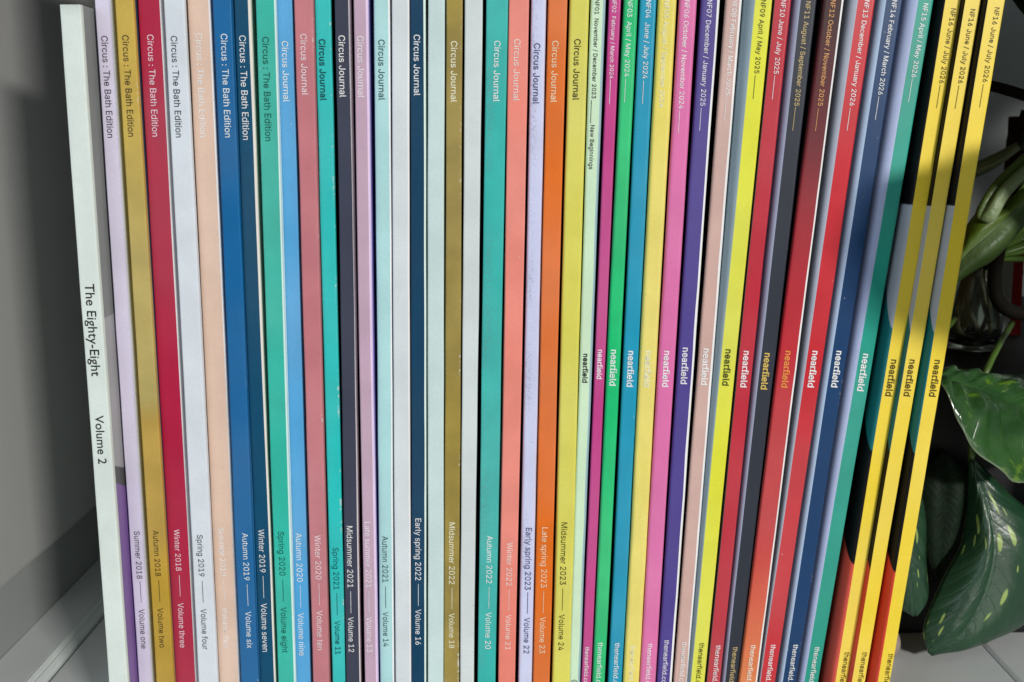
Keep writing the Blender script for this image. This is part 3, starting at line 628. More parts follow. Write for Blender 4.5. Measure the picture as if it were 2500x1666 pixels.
      text=near('NF07 December / January 2025', 0, 259, 264, 319.6, 849, 938, 1162, .45, .40, .44, wl=118), label='purple magazine with a white line along its right edge'),
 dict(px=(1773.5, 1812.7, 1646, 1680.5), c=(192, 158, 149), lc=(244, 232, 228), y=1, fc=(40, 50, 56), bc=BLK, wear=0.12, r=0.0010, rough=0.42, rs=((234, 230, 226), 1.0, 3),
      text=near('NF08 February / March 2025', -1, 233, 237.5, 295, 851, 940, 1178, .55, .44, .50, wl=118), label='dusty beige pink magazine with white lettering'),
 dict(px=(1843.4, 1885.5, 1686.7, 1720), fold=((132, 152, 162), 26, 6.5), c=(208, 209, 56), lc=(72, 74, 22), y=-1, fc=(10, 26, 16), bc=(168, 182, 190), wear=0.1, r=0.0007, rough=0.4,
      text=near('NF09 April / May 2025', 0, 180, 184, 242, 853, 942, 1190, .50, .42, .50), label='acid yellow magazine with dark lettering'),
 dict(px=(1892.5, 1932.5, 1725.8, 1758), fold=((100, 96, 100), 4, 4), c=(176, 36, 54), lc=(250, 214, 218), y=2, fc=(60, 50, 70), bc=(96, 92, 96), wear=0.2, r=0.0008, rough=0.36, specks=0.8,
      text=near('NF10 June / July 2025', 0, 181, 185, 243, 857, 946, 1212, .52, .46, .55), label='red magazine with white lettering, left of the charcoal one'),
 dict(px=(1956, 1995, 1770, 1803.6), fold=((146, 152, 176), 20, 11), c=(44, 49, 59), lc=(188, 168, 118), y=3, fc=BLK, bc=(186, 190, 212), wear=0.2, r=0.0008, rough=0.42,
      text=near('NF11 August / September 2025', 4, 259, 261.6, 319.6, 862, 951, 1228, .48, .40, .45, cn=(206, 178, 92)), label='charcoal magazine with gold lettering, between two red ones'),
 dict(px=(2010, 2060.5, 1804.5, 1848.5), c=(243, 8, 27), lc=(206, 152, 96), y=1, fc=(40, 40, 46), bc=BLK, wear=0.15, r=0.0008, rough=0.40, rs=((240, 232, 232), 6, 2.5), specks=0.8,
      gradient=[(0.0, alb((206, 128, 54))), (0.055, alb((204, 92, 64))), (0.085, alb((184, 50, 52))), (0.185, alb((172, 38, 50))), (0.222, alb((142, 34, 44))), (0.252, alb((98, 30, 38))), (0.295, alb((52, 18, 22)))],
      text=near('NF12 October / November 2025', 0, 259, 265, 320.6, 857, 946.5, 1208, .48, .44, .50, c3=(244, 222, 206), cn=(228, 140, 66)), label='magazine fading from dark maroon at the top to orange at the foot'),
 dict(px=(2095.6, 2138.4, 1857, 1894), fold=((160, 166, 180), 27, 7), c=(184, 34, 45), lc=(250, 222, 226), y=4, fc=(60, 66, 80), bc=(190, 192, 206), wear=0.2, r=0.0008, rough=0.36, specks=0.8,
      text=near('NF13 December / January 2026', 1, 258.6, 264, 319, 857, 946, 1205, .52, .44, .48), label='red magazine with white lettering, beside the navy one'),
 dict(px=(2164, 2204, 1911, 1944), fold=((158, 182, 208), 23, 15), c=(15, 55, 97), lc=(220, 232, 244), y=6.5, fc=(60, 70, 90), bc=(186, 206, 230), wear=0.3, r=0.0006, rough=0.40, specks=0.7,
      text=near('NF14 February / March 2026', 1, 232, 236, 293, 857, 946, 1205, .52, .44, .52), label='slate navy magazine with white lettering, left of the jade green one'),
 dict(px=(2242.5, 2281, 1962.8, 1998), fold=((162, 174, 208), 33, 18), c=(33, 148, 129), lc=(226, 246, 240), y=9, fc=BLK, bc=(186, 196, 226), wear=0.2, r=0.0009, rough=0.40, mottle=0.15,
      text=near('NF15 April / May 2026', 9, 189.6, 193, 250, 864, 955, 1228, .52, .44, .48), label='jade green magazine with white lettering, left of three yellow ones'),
]
YB = dict(c=(225, 196, 48), lc=(84, 70, 16), wear=0.05, r=0.0008, rough=0.42, specks=0.3, mottle=0.06, bc=BLK, fc=(110, 90, 20),
          group='three identical yellow magazines at the right end')
def ybands(d0, d1, d2, d3):
    z = lambda p: zat(p, 0)
    return [(0, 0, alb((205, 58, 34))), (z(d0), 1.0, alb((12, 12, 16))), (z(d1), 1.6, alb((0, 104, 108))), (z(d2), 2.0, alb((160, 168, 178))), (z(d3), 0, alb((12, 12, 16)))]
MAGS += [
 dict(YB, px=(2309, 2348, 2039, 2069.6), fold=((40, 40, 44), 11, 17), y=6, bbands=ybands(1392, 1112, 808, 503),
      text=near('NF16 June / July 2026', 21, 204, 207, 264.5, 878, 968, 1278, .60, .46, .54), label='first of the three yellow magazines, touching the jade green one'),
 dict(YB, px=(2357, 2397, 2079.8, 2113), fold=((40, 40, 44), 4, 4), y=3, bbands=ybands(1398, 1110, 812, 505),
      text=near('NF16 June / July 2026', 22.7, 204, 209, 266, 878, 968, 1278, .56, .46, .58), label='middle one of the three yellow magazines'),
 dict(YB, px=(2412, 2455, 2143.6, 2174), fold=((40, 40, 44), 7, 13), y=0, bbands=ybands(1398, 1108, 812, 503),
      text=near('NF16 June / July 2026', 18.7, 201, 206, 263, 879, 969, 1295, .60, .50, .66), label='last of the three yellow magazines, next to the plant leaves'),
]
roots = [magazine(i, d) for i, d in enumerate(MAGS)]

# round printed emblem at the foot of the thin mint magazine
for d, rt in zip(MAGS, roots):
    if d.get('emblem'):
        sp = [c for c in rt.children if c.name.startswith('spine')][0]
        p = at(1402, 1667, 0.0); V, F = [], []
        for k in range(24):
            a = 2*math.pi*k/24
            for q in (0.00115, 0.00140): V.append((p.x-rt.location.x+q*math.cos(a), -0.00022, p.z+q*math.sin(a)))
        F = [(2*k, 2*k+1, (2*k+3) % 48, (2*k+2) % 48) for k in range(24)]
        for (x0, z0, x1, z1) in ((-.0006, -.0005, .0006, -.0003), (-.0006, .0000, .0006, .0002), (-.0005, .0004, .0005, .0006)):
            b = len(V); V += [(p.x-rt.location.x+x0, -0.00023, p.z+z0), (p.x-rt.location.x+x1, -0.00023, p.z+z0), (p.x-rt.location.x+x1, -0.00023, p.z+z1), (p.x-rt.location.x+x0, -0.00023, p.z+z1)]
            F.append((b, b+1, b+2, b+3))
        mesh_obj('emblem_mark', V, F, ink('emblem_ink', (40, 70, 50)), sp)

# ------------------------------------------------------------------ plant corner at the right
def simple(name, c, rough=0.5, spec=0.5, mott=0.25, scale=60.0, bump=0.0):
    N = NT(name); _, v = obj_coords(N)
    f = N.ramp(N.noise(v, scale, 4.0, 0.6), 0.3, 0.7)
    N.l(N.mix(f, tuple(x*(1-mott) for x in c[:3])+(1,), tuple(c[:3])+(1,)), N.b.inputs['Base Color'])
    N.b.inputs['Roughness'].default_value = rough; N.b.inputs['Specular IOR Level'].default_value = spec
    if bump:
        bp = N.n('ShaderNodeBump'); bp.inputs['Strength'].default_value = bump; bp.inputs['Distance'].default_value = 0.001
        N.l(N.noise(v, scale*3, 4.0, 0.6), bp.inputs['Height']); N.l(bp.outputs[0], N.b.inputs['Normal'])
    return N.m

def leaf_mat(name, deep, mid, fleck=0.5, rough=0.3, seed=0.0, big=False, across=None, spec=0.6):
    N = NT(name); tc = N.n('ShaderNodeTexCoord')
    mp = N.n('ShaderNodeMapping'); N.l(tc.outputs['UV'], mp.inputs[0]); mp.inputs['Location'].default_value = (seed, seed*1.7, 0)
    v = mp.outputs[0]
    base = N.mix(N.ramp(N.noise(v, 5.0, 5.0, 0.6), 0.35, 0.7), deep, mid)
    m2 = N.n('ShaderNodeMapping'); N.l(v, m2.inputs[0]); m2.inputs['Scale'].default_value = (9.0, 22.0, 1); m2.inputs['Rotation'].default_value = (0, 0, 0.35)
    wv = N.n('ShaderNodeTexNoise'); wv.inputs['Scale'].default_value = 7.0; N.l(v, wv.inputs['Vector'])
    ad = N.n('ShaderNodeVectorMath', operation='MULTIPLY_ADD'); N.l(wv.outputs['Color'], ad.inputs[0]); ad.inputs[1].default_value = (0.45, 0.45, 0); N.l(m2.outputs[0], ad.inputs[2])
    vo = N.n('ShaderNodeTexVoronoi'); vo.inputs['Scale'].default_value = 1.0; N.l(ad.outputs[0], vo.inputs['Vector'])
    sc = N.n('ShaderNodeSeparateColor'); N.l(vo.outputs['Color'], sc.inputs[0])
    rad = N.math('MULTIPLY', N.math('SUBTRACT', sc.outputs[0], 1.0-fleck), 0.50/max(fleck, 0.01))
    k = N.math('GREATER_THAN', N.math('SUBTRACT', rad, vo.outputs['Distance']), 0.0)
    kk = N.ramp(N.math('SUBTRACT', rad, vo.outputs['Distance']), -0.02, 0.06)
    c = N.mix(kk, base, (0.30, 0.42, 0.10, 1))
    if big:
        kb = N.math('MULTIPLY', N.ramp(N.noise(v, 4.5, 5.0, 0.7), 0.56, 0.66), 0.75)
        c = N.mix(kb, c, (0.16, 0.30, 0.02, 1))
    sv = N.n('ShaderNodeSeparateXYZ'); N.l(tc.outputs['UV'], sv.inputs[0])
    if across:                                      # colour changes from one margin to the other
        cr = N.n('ShaderNodeValToRGB'); e = cr.color_ramp.elements
        e[0].position = across[0][0]; e[0].color = across[0][1]; e[1].position = across[-1][0]; e[1].color = across[-1][1]
        for q, cc in across[1:-1]: cr.color_ramp.elements.new(q).color = cc
        fib = N.n('ShaderNodeMapping'); N.l(tc.outputs['UV'], fib.inputs[0]); fib.inputs['Scale'].default_value = (1.5, 26, 1)
        N.l(N.math('ADD', sv.outputs[1], N.math('MULTIPLY_ADD', N.noise(v, 6.0), 0.12, -0.06)), cr.inputs[0])
        c = N.mix(N.math('MULTIPLY', N.noise(fib.outputs[0], 1.0), 0.55), cr.outputs[0], (0.02, 0.035, 0.006, 1))
    else:                                           # thin pale margin
        ev = N.math('ABSOLUTE', N.math('SUBTRACT', sv.outputs[1], 0.5))
        c = N.mix(N.math('MULTIPLY', N.ramp(ev, 0.488, 0.497), 0.6), c, (0.26, 0.34, 0.20, 1))
    N.l(c, N.b.inputs['Base Color'])
    N.b.inputs['Roughness'].default_value = rough; N.b.inputs['Specular IOR Level'].default_value = spec
    bp = N.n('ShaderNodeBump'); bp.inputs['Strength'].default_value = 0.5; bp.inputs['Distance'].default_value = 0.0012
    m3 = N.n('ShaderNodeMapping'); N.l(v, m3.inputs[0]); m3.inputs['Scale'].default_value = (14, 5, 1); m3.inputs['Rotation'].default_value = (0, 0, 0.7)
    ev2 = N.math('ABSOLUTE', N.math('SUBTRACT', sv.outputs[1], 0.5))
    ph = N.math('SUBTRACT', N.math('MULTIPLY', sv.outputs[0], 17.0), N.math('MULTIPLY', ev2, 9.0))
    rib = N.math('POWER', N.math('ABSOLUTE', N.math('SINE', N.math('MULTIPLY', ph, math.pi))), 0.35)
    midr = N.ramp(ev2, 0.0, 0.018)
    hh = N.math('ADD', N.math('ADD', N.noise(m3.outputs[0], 1.0, 3.0, 0.5), N.math('MULTIPLY', rib, 0.22 if not across else 0.0)), N.math('MULTIPLY', midr, 0.5 if not across else 0.0))
    N.l(hh, bp.inputs['Height']); N.l(bp.outputs[0], N.b.inputs['Normal'])
    return N.m

def spline(P, n):
    """n points along a smooth curve through P"""
    P = [Vector(p) for p in P]; m = len(P)-1; out = []
    for q in range(n):
        t = m*q/(n-1); i = min(int(t), m-1); u = t-i
        p0 = P[i-1] if i > 0 else P[i]*2-P[i+1]; p1 = P[i]; p2 = P[i+1]; p3 = P[i+2] if i+2 <= m else P[i+1]*2-P[i]
        out.append(0.5*((2*p1)+(p2-p0)*u+(2*p0-5*p1+4*p2-p3)*u*u+(3*p1-p0-3*p2+p3)*u**3))
    return out

def leaf(name, mid, left, right, mat, parent, bulge=0.004, pucker=0.0012, seed=0, thick=0.0005, N=46, Mh=14, vk=0.35):
    A, B, C = spline(mid, N), spline(left, N), spline(right, N)
    V, U = [], []
    for i in range(N):
        ax = (A[min(i+1, N-1)]-A[max(i-1, 0)])
        for j in range(-Mh, Mh+1):
            e = B[i] if j < 0 else C[i]; u = abs(j)/Mh
            p = A[i].lerp(e, u)
            nr = ax.cross(C[i]-B[i]); nr = nr.normalized() if nr.length > 1e-9 else Vector((0, -1, 0))
            if nr.y > 0: nr = -nr
            b = bulge*math.sin(math.pi*u)**1.0*math.sin(math.pi*min(1, (i+1)/N))
            vein = math.sin((i/N*15 - u*3.2)*math.pi*1.0)
            q = pucker*(noise.noise(p*(70 if vk else 40)+Vector((seed, 0, 0))) + vk*vein*math.sin(math.pi*u))*min(1.0, u*3)
            V.append(p + nr*(b+q)); U.append((i/(N-1), j/Mh*0.5+0.5))
    w = 2*Mh+1; F = [(i*w+j, i*w+j+1, (i+1)*w+j+1, (i+1)*w+j) for i in range(N-1) for j in range(w-1)]
    o = mesh_obj(name, V, F, mat, parent, smooth=True, uvs=U)
    md = o.modifiers.new('thickness', 'SOLIDIFY'); md.thickness = thick; md.offset = 0
    return o

def tube(name, pts, radii, mat, parent=None, n=14, seg=10, squash=1.0):
    P = spline(pts, seg*(len(pts)-1)+1); m = len(P); V = []
    rad = [radii]*len(pts) if not isinstance(radii, (list, tuple)) else radii
    for i, p in enumerate(P):
        t = (P[min(i+1, m-1)]-P[max(i-1, 0)]).normalized()
        a = t.cross(Vector((0, 1, 0.1))).normalized(); b = t.cross(a).normalized()
        f = i/(m-1)*(len(rad)-1); k = min(int(f), len(rad)-2) if len(rad) > 1 else 0
        r = rad[k]+(rad[min(k+1, len(rad)-1)]-rad[k])*(f-k)
        r *= 1+0.06*noise.noise(p*120)
        for q in range(n):
            th = 2*math.pi*q/n; V.append(p + a*(r*math.cos(th)) + b*(r*squash*math.sin(th)))
    F = [(i*n+q, i*n+(q+1) % n, (i+1)*n+(q+1) % n, (i+1)*n+q) for i in range(m-1) for q in range(n)]
    F += [tuple(range(n-1, -1, -1)), tuple((m-1)*n+q for q in range(n))]
    return mesh_obj(name, V, F, mat, parent, smooth=True)

def lathe(name, prof, mat, parent=None, n=40, cx=0, cy=0, closed=False):
    V = [(cx+r*math.cos(2*math.pi*k/n), cy+r*math.sin(2*math.pi*k/n), z) for r, z in prof for k in range(n)]
    m = len(prof); F = [(i*n+k, i*n+(k+1) % n, (i+1)*n+(k+1) % n, (i+1)*n+k) for i in range(m-1) for k in range(n)]
    if closed: F += [((m-1)*n+k, (m-1)*n+(k+1) % n, (k+1) % n, k) for k in range(n)]
    else: F += [tuple(range(n-1, -1, -1)), tuple((m-1)*n+k for k in range(n))]
    o = mesh_obj(name, V, F, mat, parent, smooth=True)
    bm = bmesh.new(); bm.from_mesh(o.data); bmesh.ops.recalc_face_normals(bm, faces=bm.faces); bm.to_mesh(o.data); bm.free()
    return o

M_BLACK = simple('black_card', (0.010, 0.010, 0.011, 1), 0.6, 0.3)
M_STEM = simple('dark_stem', (0.012, 0.010, 0.007, 1), 0.8, 0.15, bump=0.4)
M_BARK = simple('coir', (0.055, 0.035, 0.018, 1), 0.9, 0.2, 0.7, 120.0, 0.9)
M_PETIOLE = simple('petiole_green', (0.17, 0.28, 0.09, 1), 0.38, 0.5, 0.4, 40.0, 0.2)
M_PETIOLE2 = simple('petiole_deep_green', (0.10, 0.19, 0.03, 1), 0.38, 0.5, 0.4, 40.0, 0.2)

bb = box('storage_box', 0.180, 0.52, 0.085, 0.36, 0.0, 0.134, M_BLACK, None, 0.003)
tag(bb, 'black box on the white boards behind the trailing leaves', 'box')

# glass jar on the box
def glass():
    N = NT('clear_glass'); b = N.b
    b.inputs['Base Color'].default_value = (0.60, 0.66, 0.62, 1); b.inputs['Roughness'].default_value = 0.08
    b.inputs['Transmission Weight'].default_value = 1.0; b.inputs['IOR'].default_value = 1.45
    return N.m
jx, jy = 0.2590, 0.165
jar = empty('glass_jar', (jx, jy, 0.1345), 'small clear glass jar of plant roots on the black box', 'jar')
z0 = 0.0
prof = [(0.004, 0.0), (0.021, 0.0), (0.0245, 0.003), (0.0255, 0.012), (0.0250, 0.030), (0.0195, 0.039), (0.0180, 0.043), (0.0195, 0.048),
        (0.0180, 0.0483), (0.0163, 0.043), (0.0178, 0.0375), (0.0232, 0.029), (0.0237, 0.012), (0.0228, 0.0045), (0.004, 0.0030)]
lathe('glass', [(r*0.62, z) for r, z in prof], glass(), jar, 48)
M_ROOT = simple('pale_roots', (0.30, 0.26, 0.17, 1), 0.6, 0.4, 0.6, 80.0)
for q in range(6):
    a = q*1.05+0.3
    tube('root', [(p*0.62, q2*0.62, z) for p, q2, z in [(0.008*math.cos(a), 0.008*math.sin(a), 0.044), (0.013*math.cos(a+.5), 0.013*math.sin(a+.5), 0.026), (0.016*math.cos(a+1.3), 0.014*math.sin(a+1.3), 0.010), (0.006*math.cos(a+2.2), 0.012*math.sin(a+2.2), 0.0055)]],
         [0.0018, 0.0016, 0.0013, 0.0007], M_ROOT, jar, 8, 6)

# coir pole
pole_b = at(2453, 760, 0.285)
pole = empty('moss_pole', (pole_b.x, 0.285, 0.1345), 'brown fibre moss pole standing dimly behind the plant stems', 'plant support')
hp = at(2453, 285, 0.285).z-0.1345
pp = []
for k in range(25): pp.append((0.0088*(1+0.10*noise.noise(Vector((k*.7, 0, 0)))), hp*k/24))
lathe('fibre_wrap', pp, M_BARK, pole, 22)
tube('stake', [(0, 0, hp-0.004), (0.001, 0, hp+0.004)], 0.003, M_BARK, pole, 8)

# white and red carton
ctn = empty('carton', at(2470, 720, 0.20), 'white carton with a red edge half hidden behind the plant', 'carton')
cl = ctn.location
def quad_prism(name, pts, y, dy, mat, parent):
    P = [at(a, b, y)-cl for a, b in pts]; Q = [p+Vector((0, dy, 0)) for p in P]; n = len(P)
    F = [tuple(range(n)), tuple(range(2*n-1, n-1, -1))]+[(i, n+i, n+(i+1) % n, (i+1) % n) for i in range(n)]
    o = mesh_obj(name, P+Q, F, mat, parent)
    bm = bmesh.new(); bm.from_mesh(o.data); bmesh.ops.recalc_face_normals(bm, faces=bm.faces); bm.to_mesh(o.data); bm.free(); return o
M_CARTON = simple('carton_white', (0.62, 0.66, 0.62, 1), 0.5, 0.3, 0.1)
M_RED = simple('carton_red', (0.50, 0.012, 0.012, 1), 0.4, 0.5, 0.15)
quad_prism('white_panel', [(2385, 866), (2463, 866), (2481, 560), (2403, 560)], 0.205, 0.04, M_CARTON, ctn)
quad_prism('red_panel', [(2463.6, 866), (2489, 866), (2502, 560), (2481.6, 560)], 0.204, 0.041, M_RED, ctn)

# pale pebble
pv = bmesh.new(); bmesh.ops.create_icosphere(pv, subdivisions=4, radius=1.0)
for v in pv.verts:
    k = 1+0.05*noise.noise(v.co*1.7); v.co = Vector((v.co.x*0.0075*k, v.co.y*0.008*k, v.co.z*0.0085*k))
pm = bpy.data.meshes.new('pebble'); pv.to_mesh(pm); pv.free(); pm.materials.append(simple('pebble_stone', (0.40, 0.32, 0.28, 1), 0.6, 0.3))
for p in pm.polygons: p.use_smooth = True
pb = link('pebble', pm); pb.location = (0.1830, 0.062, 0.0083)
tag(pb, 'small pale pink pebble behind the foot of the last yellow magazine', 'pebble')

# ---- the plant
plant = empty('pothos_plant', (jx, jy, 0.15), 'trailing green pothos plant with yellow flecked leaves growing from the glass jar', 'plant')
PO = plant.location
def A(px, py, y): return at(px, py, y)-PO
G1 = leaf_mat('leaf_glossy', (0.020, 0.072, 0.017, 1), (0.038, 0.118, 0.026, 1), 0.0, 0.22, 0.0, True, None, 1.0)
G2 = leaf_mat('leaf_flecked', (0.013, 0.052, 0.024, 1), (0.020, 0.072, 0.032, 1), 0.26, 0.36, 3.1)
G3 = leaf_mat('leaf_shaded', (0.004, 0.012, 0.005, 1), (0.006, 0.018, 0.006, 1), 0.0, 0.6, 5.3, False, None, 0.2)  # near-black green that paints shade into the leaf colour

# broad glossy leaf, tip behind the magazines
l1 = leaf('leaf', [A(2262, 925, 0.045), A(2330, 938, 0.052), A(2400, 956, 0.060), A(2470, 985, 0.066), A(2550, 1015, 0.072), A(2650, 1050, 0.080)],
     [A(2262, 922, 0.045), A(2310, 904, 0.064), A(2390, 909, 0.078), A(2480, 917, 0.088), A(2580, 940, 0.092), A(2650, 1045, 0.082)],
     [A(2262, 928, 0.045), A(2298, 955, 0.036), A(2345, 1038, 0.030), A(2415, 1128, 0.032), A(2510, 1178, 0.045), A(2650, 1060, 0.080)],
     G1, plant, 0.004, 0.0040, 1)
# long flecked leaf hanging to the boards
l2 = leaf('leaf', [A(2372, 1122, 0.075), A(2405, 1220, 0.066), A(2425, 1330, 0.060), A(2400, 1450, 0.056), A(2345, 1545, 0.054), A(2268, 1596, 0.055)],
     [A(2366, 1122, 0.075), A(2362, 1225, 0.074), A(2345, 1325, 0.070), A(2293, 1432, 0.063), A(2254, 1530, 0.058), A(2266, 1594, 0.055)],
     [A(2380, 1122, 0.075), A(2460, 1200, 0.074), A(2560, 1310, 0.076), A(2540, 1478, 0.072), A(2410, 1570, 0.062), A(2275, 1602, 0.056)],
     G2, plant, 0.006, 0.0012, 2)
# flecked leaf tucked behind the last magazine
l3 = leaf('leaf', [A(2205, 1150, 0.050), A(2215, 1260, 0.046), A(2222, 1370, 0.044), A(2228, 1440, 0.044), A(2232, 1503, 0.046)],
     [A(2200, 1150, 0.050), A(2165, 1260, 0.050), A(2160, 1370, 0.048), A(2170, 1460, 0.048), A(2228, 1505, 0.046)],
     [A(2212, 1150, 0.050), A(2255, 1230, 0.056), A(2260, 1350, 0.056), A(2265, 1455, 0.054), A(2240, 1504, 0.046)],
     G2, plant, 0.003, 0.0010, 3)
# leaf behind, shade painted into its near-black colour
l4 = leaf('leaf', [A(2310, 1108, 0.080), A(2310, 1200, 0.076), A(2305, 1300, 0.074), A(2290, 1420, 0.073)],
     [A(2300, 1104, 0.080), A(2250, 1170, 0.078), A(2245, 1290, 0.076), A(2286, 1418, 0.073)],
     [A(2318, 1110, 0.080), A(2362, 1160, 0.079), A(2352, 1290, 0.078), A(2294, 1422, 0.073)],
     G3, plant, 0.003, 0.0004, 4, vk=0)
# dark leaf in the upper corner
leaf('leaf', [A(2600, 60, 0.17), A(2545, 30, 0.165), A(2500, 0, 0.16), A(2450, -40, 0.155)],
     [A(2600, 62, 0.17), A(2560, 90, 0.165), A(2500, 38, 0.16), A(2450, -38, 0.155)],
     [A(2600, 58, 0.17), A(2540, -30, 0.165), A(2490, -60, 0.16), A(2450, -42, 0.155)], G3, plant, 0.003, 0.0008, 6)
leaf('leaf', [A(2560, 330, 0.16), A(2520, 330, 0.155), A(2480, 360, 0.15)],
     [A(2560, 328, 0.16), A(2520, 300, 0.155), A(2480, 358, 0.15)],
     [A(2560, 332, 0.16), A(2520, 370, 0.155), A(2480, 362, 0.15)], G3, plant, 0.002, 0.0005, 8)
# leaf stalks: a young folded sheath, a broad ribbed stalk, a thin pale one
leaf('leaf_sheath', [A(2560, 345, 0.095), A(2500, 402, 0.090), A(2440, 462, 0.086), A(2398, 522, 0.084), A(2392, 536, 0.084)],
     [A(2560, 330, 0.097), A(2497, 380, 0.094), A(2428, 448, 0.091), A(2386, 515, 0.087), A(2390, 533, 0.085)],
     [A(2560, 380, 0.093), A(2500, 438, 0.086), A(2460, 484, 0.082), A(2432, 532, 0.081), A(2412, 545, 0.083)],
     leaf_mat('sheath_green', (0.09, 0.16, 0.035, 1), (0.16, 0.25, 0.09, 1), 0.0, 0.42, 2.0, False,
              [(0.0, (0.13, 0.20, 0.05, 1)), (0.42, (0.08, 0.14, 0.02, 1)), (0.56, (0.24, 0.34, 0.14, 1)), (1.0, (0.32, 0.42, 0.22, 1))], 0.4), plant, 0.003, 0.0002, 9, 0.0012, vk=0)
leaf('leaf_stalk', [A(2310, 690, 0.088), A(2352, 628, 0.087), A(2400, 580, 0.086), A(2450, 535, 0.088), A(2510, 480, 0.092)],
     [A(2308, 688, 0.092), A(2345, 590, 0.092), A(2386, 522, 0.092), A(2448, 500, 0.092), A(2505, 455, 0.094)],
     [A(2318, 700, 0.090), A(2370, 664, 0.090), A(2425, 632, 0.090), A(2480, 572, 0.092), A(2530, 508, 0.094)],
     leaf_mat('stalk_green', (0.040, 0.095, 0.008, 1), (0.075, 0.15, 0.030, 1), 0.0, 0.45, 4.0, False,
              [(0.0, (0.11, 0.19, 0.012, 1)), (0.30, (0.10, 0.17, 0.012, 1)), (0.50, (0.20, 0.30, 0.13, 1)), (0.66, (0.08, 0.14, 0.04, 1)), (1.0, (0.05, 0.09, 0.02, 1))], 0.4), plant, 0.005, 0.0003, 10, 0.0015, vk=0)
leaf('leaf_stalk', [A(2360, 424, 0.110), A(2400, 406, 0.108), A(2440, 388, 0.108), A(2486, 356, 0.110)],
     [A(2360, 412, 0.112), A(2398, 391, 0.112), A(2440, 372, 0.112), A(2484, 348, 0.112)],
     [A(2360, 440, 0.110), A(2400, 424, 0.110), A(2440, 402, 0.110), A(2490, 364, 0.111)],
     leaf_mat('pale_stalk', (0.13, 0.16, 0.07, 1), (0.20, 0.24, 0.12, 1), 0.0, 0.45, 6.0, False, [(0.0, (0.12, 0.15, 0.06, 1)), (0.45, (0.14, 0.17, 0.07, 1)), (0.6, (0.24, 0.28, 0.15, 1)), (1.0, (0.20, 0.24, 0.12, 1))], 0.4), plant, 0.002, 0.0002, 11, 0.001, vk=0)
# dark woody stems
tube('stem', [A(2340, 196, 0.12), A(2420, 210, 0.12), A(2500, 233, 0.125), A(2580, 262, 0.13)], [0.0028, 0.0026, 0.0027, 0.0028], M_STEM, plant)
tube('stem', [A(2452, 560, 0.150), A(2434, 630, 0.146), A(2428, 690, 0.144), A(2440, 738, 0.144), A(2475, 762, 0.146), A(2540, 770, 0.150)], [0.0034, 0.0036, 0.0036, 0.0037, 0.0038, 0.0036], M_STEM, plant)
def petiole(l, pts, r=0.0016):
    return tube('petiole', pts, r, M_PETIOLE2, l, 10, 8)
petiole(l1, [A(2650, 1050, 0.080), A(2700, 980, 0.10), A(2690, 860, 0.13), A(2560, 770, 0.15)])
petiole(l2, [A(2372, 1124, 0.0755), A(2375, 1000, 0.0815), A(2420, 880, 0.085), A(2470, 790, 0.14)])
petiole(l3, [A(2205, 1152, 0.050), A(2200, 1050, 0.066), A(2230, 900, 0.085), A(2330, 780, 0.15)])

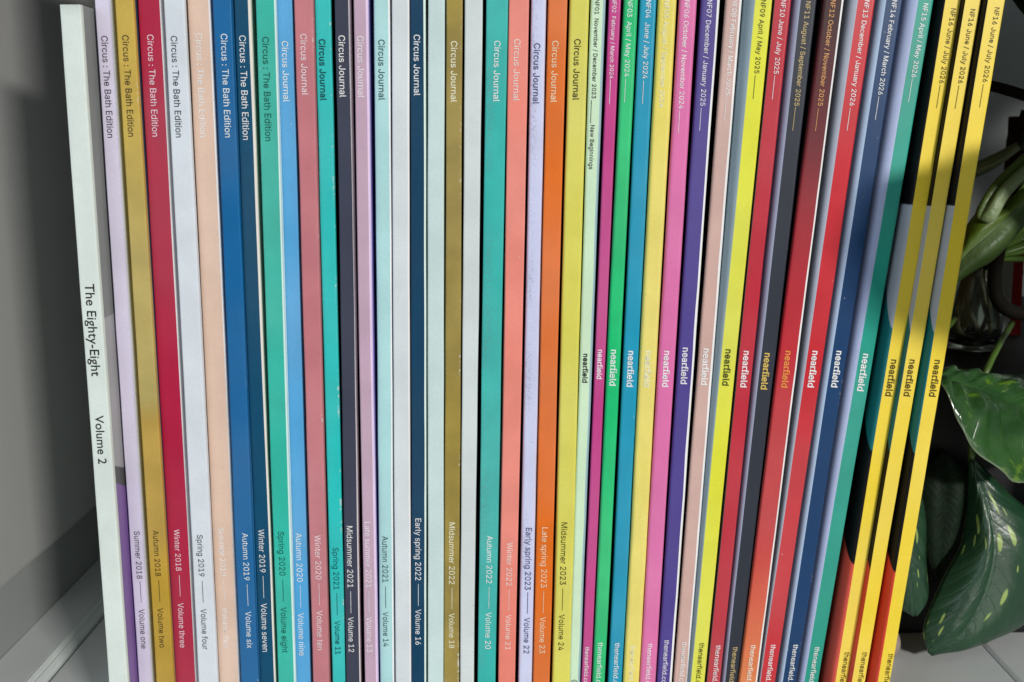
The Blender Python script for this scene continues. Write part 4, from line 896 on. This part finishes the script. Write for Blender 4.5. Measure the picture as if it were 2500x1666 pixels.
# unseen leaves added past the right edge shade the corner; one dapples the magazines
def heart(scale):
    n = 9; mid, le, ri = [], [], []
    for q in range(n):
        s = q/(n-1); wd = 0.42*math.sin(math.pi*min(1, s*0.93+0.07))**0.75*(1.15-0.55*s)
        if q == n-1: wd = 0.01
        y = -0.10*s*s
        mid.append(Vector((s, y, 0))*scale); le.append(Vector((s-0.05*(1-s), y+0.06*wd, wd))*scale); ri.append(Vector((s-0.05*(1-s), y+0.06*wd, -wd))*scale)
    return mid, le, ri
def shade_leaf(pos, direction, scale, mat, seed, turn=0.0):
    """a whole heart shaped leaf: base at pos, blade running along direction, face turned towards the window"""
    mid, le, ri = heart(scale)
    X = Vector(direction).normalized(); Yn = Vector((math.sin(turn), -math.cos(turn), 0.15)); Yn = (Yn-X*Yn.dot(X)).normalized(); Z = X.cross(Yn)
    f = lambda v: Vector(pos)-PO + X*v.x + Yn*v.y + Z*v.z
    l = leaf('leaf', [f(v) for v in mid], [f(v) for v in le], [f(v) for v in ri], mat, plant, 0.03*scale, 0.012*scale, seed, 0.0005, 26, 8)
    b = Vector(pos)-PO
    tube('petiole', [b+X*0.002, b-X*0.03+Vector((0.01, 0.02, 0.0)), b*0.55+Vector((0.07, 0.05, 0.05)), Vector((0.004, 0.002, 0.034))], 0.0014, M_PETIOLE2, l, 8, 6)
    return l
rnd = random.Random(5)
for iz in range(7):
    for ix in range(4):
        y = 0.022 + 0.10*rnd.random()*(0.4+0.2*ix)
        x = 0.502*(y+0.40) + 0.062 + ix*0.062 + rnd.uniform(-0.004, 0.014)
        z = 0.085 + iz*0.066 + rnd.uniform(-0.015, 0.015)
        sc = rnd.uniform(0.095, 0.125)
        if (iz, ix) in ((2, 0), (5, 0), (5, 1)): continue      # gaps in the foliage
        shade_leaf((x, y, z+0.03), (rnd.uniform(0.0, 0.45), rnd.uniform(-0.1, 0.15), -1.0), sc, (G2, G3, G1)[rnd.randrange(3)] if ix else G2, 20+iz*5+ix, rnd.uniform(-0.3, 0.5))
def toward(px, py, dep):
    p = at(px, py, 0.0); k = key.location-p
    return p + k*(dep/-k.y) - PO
sl = leaf('leaf', [toward(2085, 590, .076), toward(2190, 600, .078), toward(2290, 615, .078), toward(2420, 640, .072), toward(2560, 650, .065)],
     [toward(2085, 585, .076), toward(2170, 435, .076), toward(2300, 400, .074), toward(2430, 365, .070), toward(2560, 640, .065)],
     [toward(2085, 596, .076), toward(2170, 765, .078), toward(2300, 835, .078), toward(2430, 905, .072), toward(2560, 660, .065)], G2, plant, 0.003, 0.001, 77)
pb_ = toward(2560, 650, .065)
tube('petiole', [pb_, pb_+Vector((0.05, 0.03, 0.01)), Vector((0.10, -0.02, 0.07)), Vector((0.004, 0.002, 0.034))], 0.0016, M_PETIOLE2, sl, 8, 8)
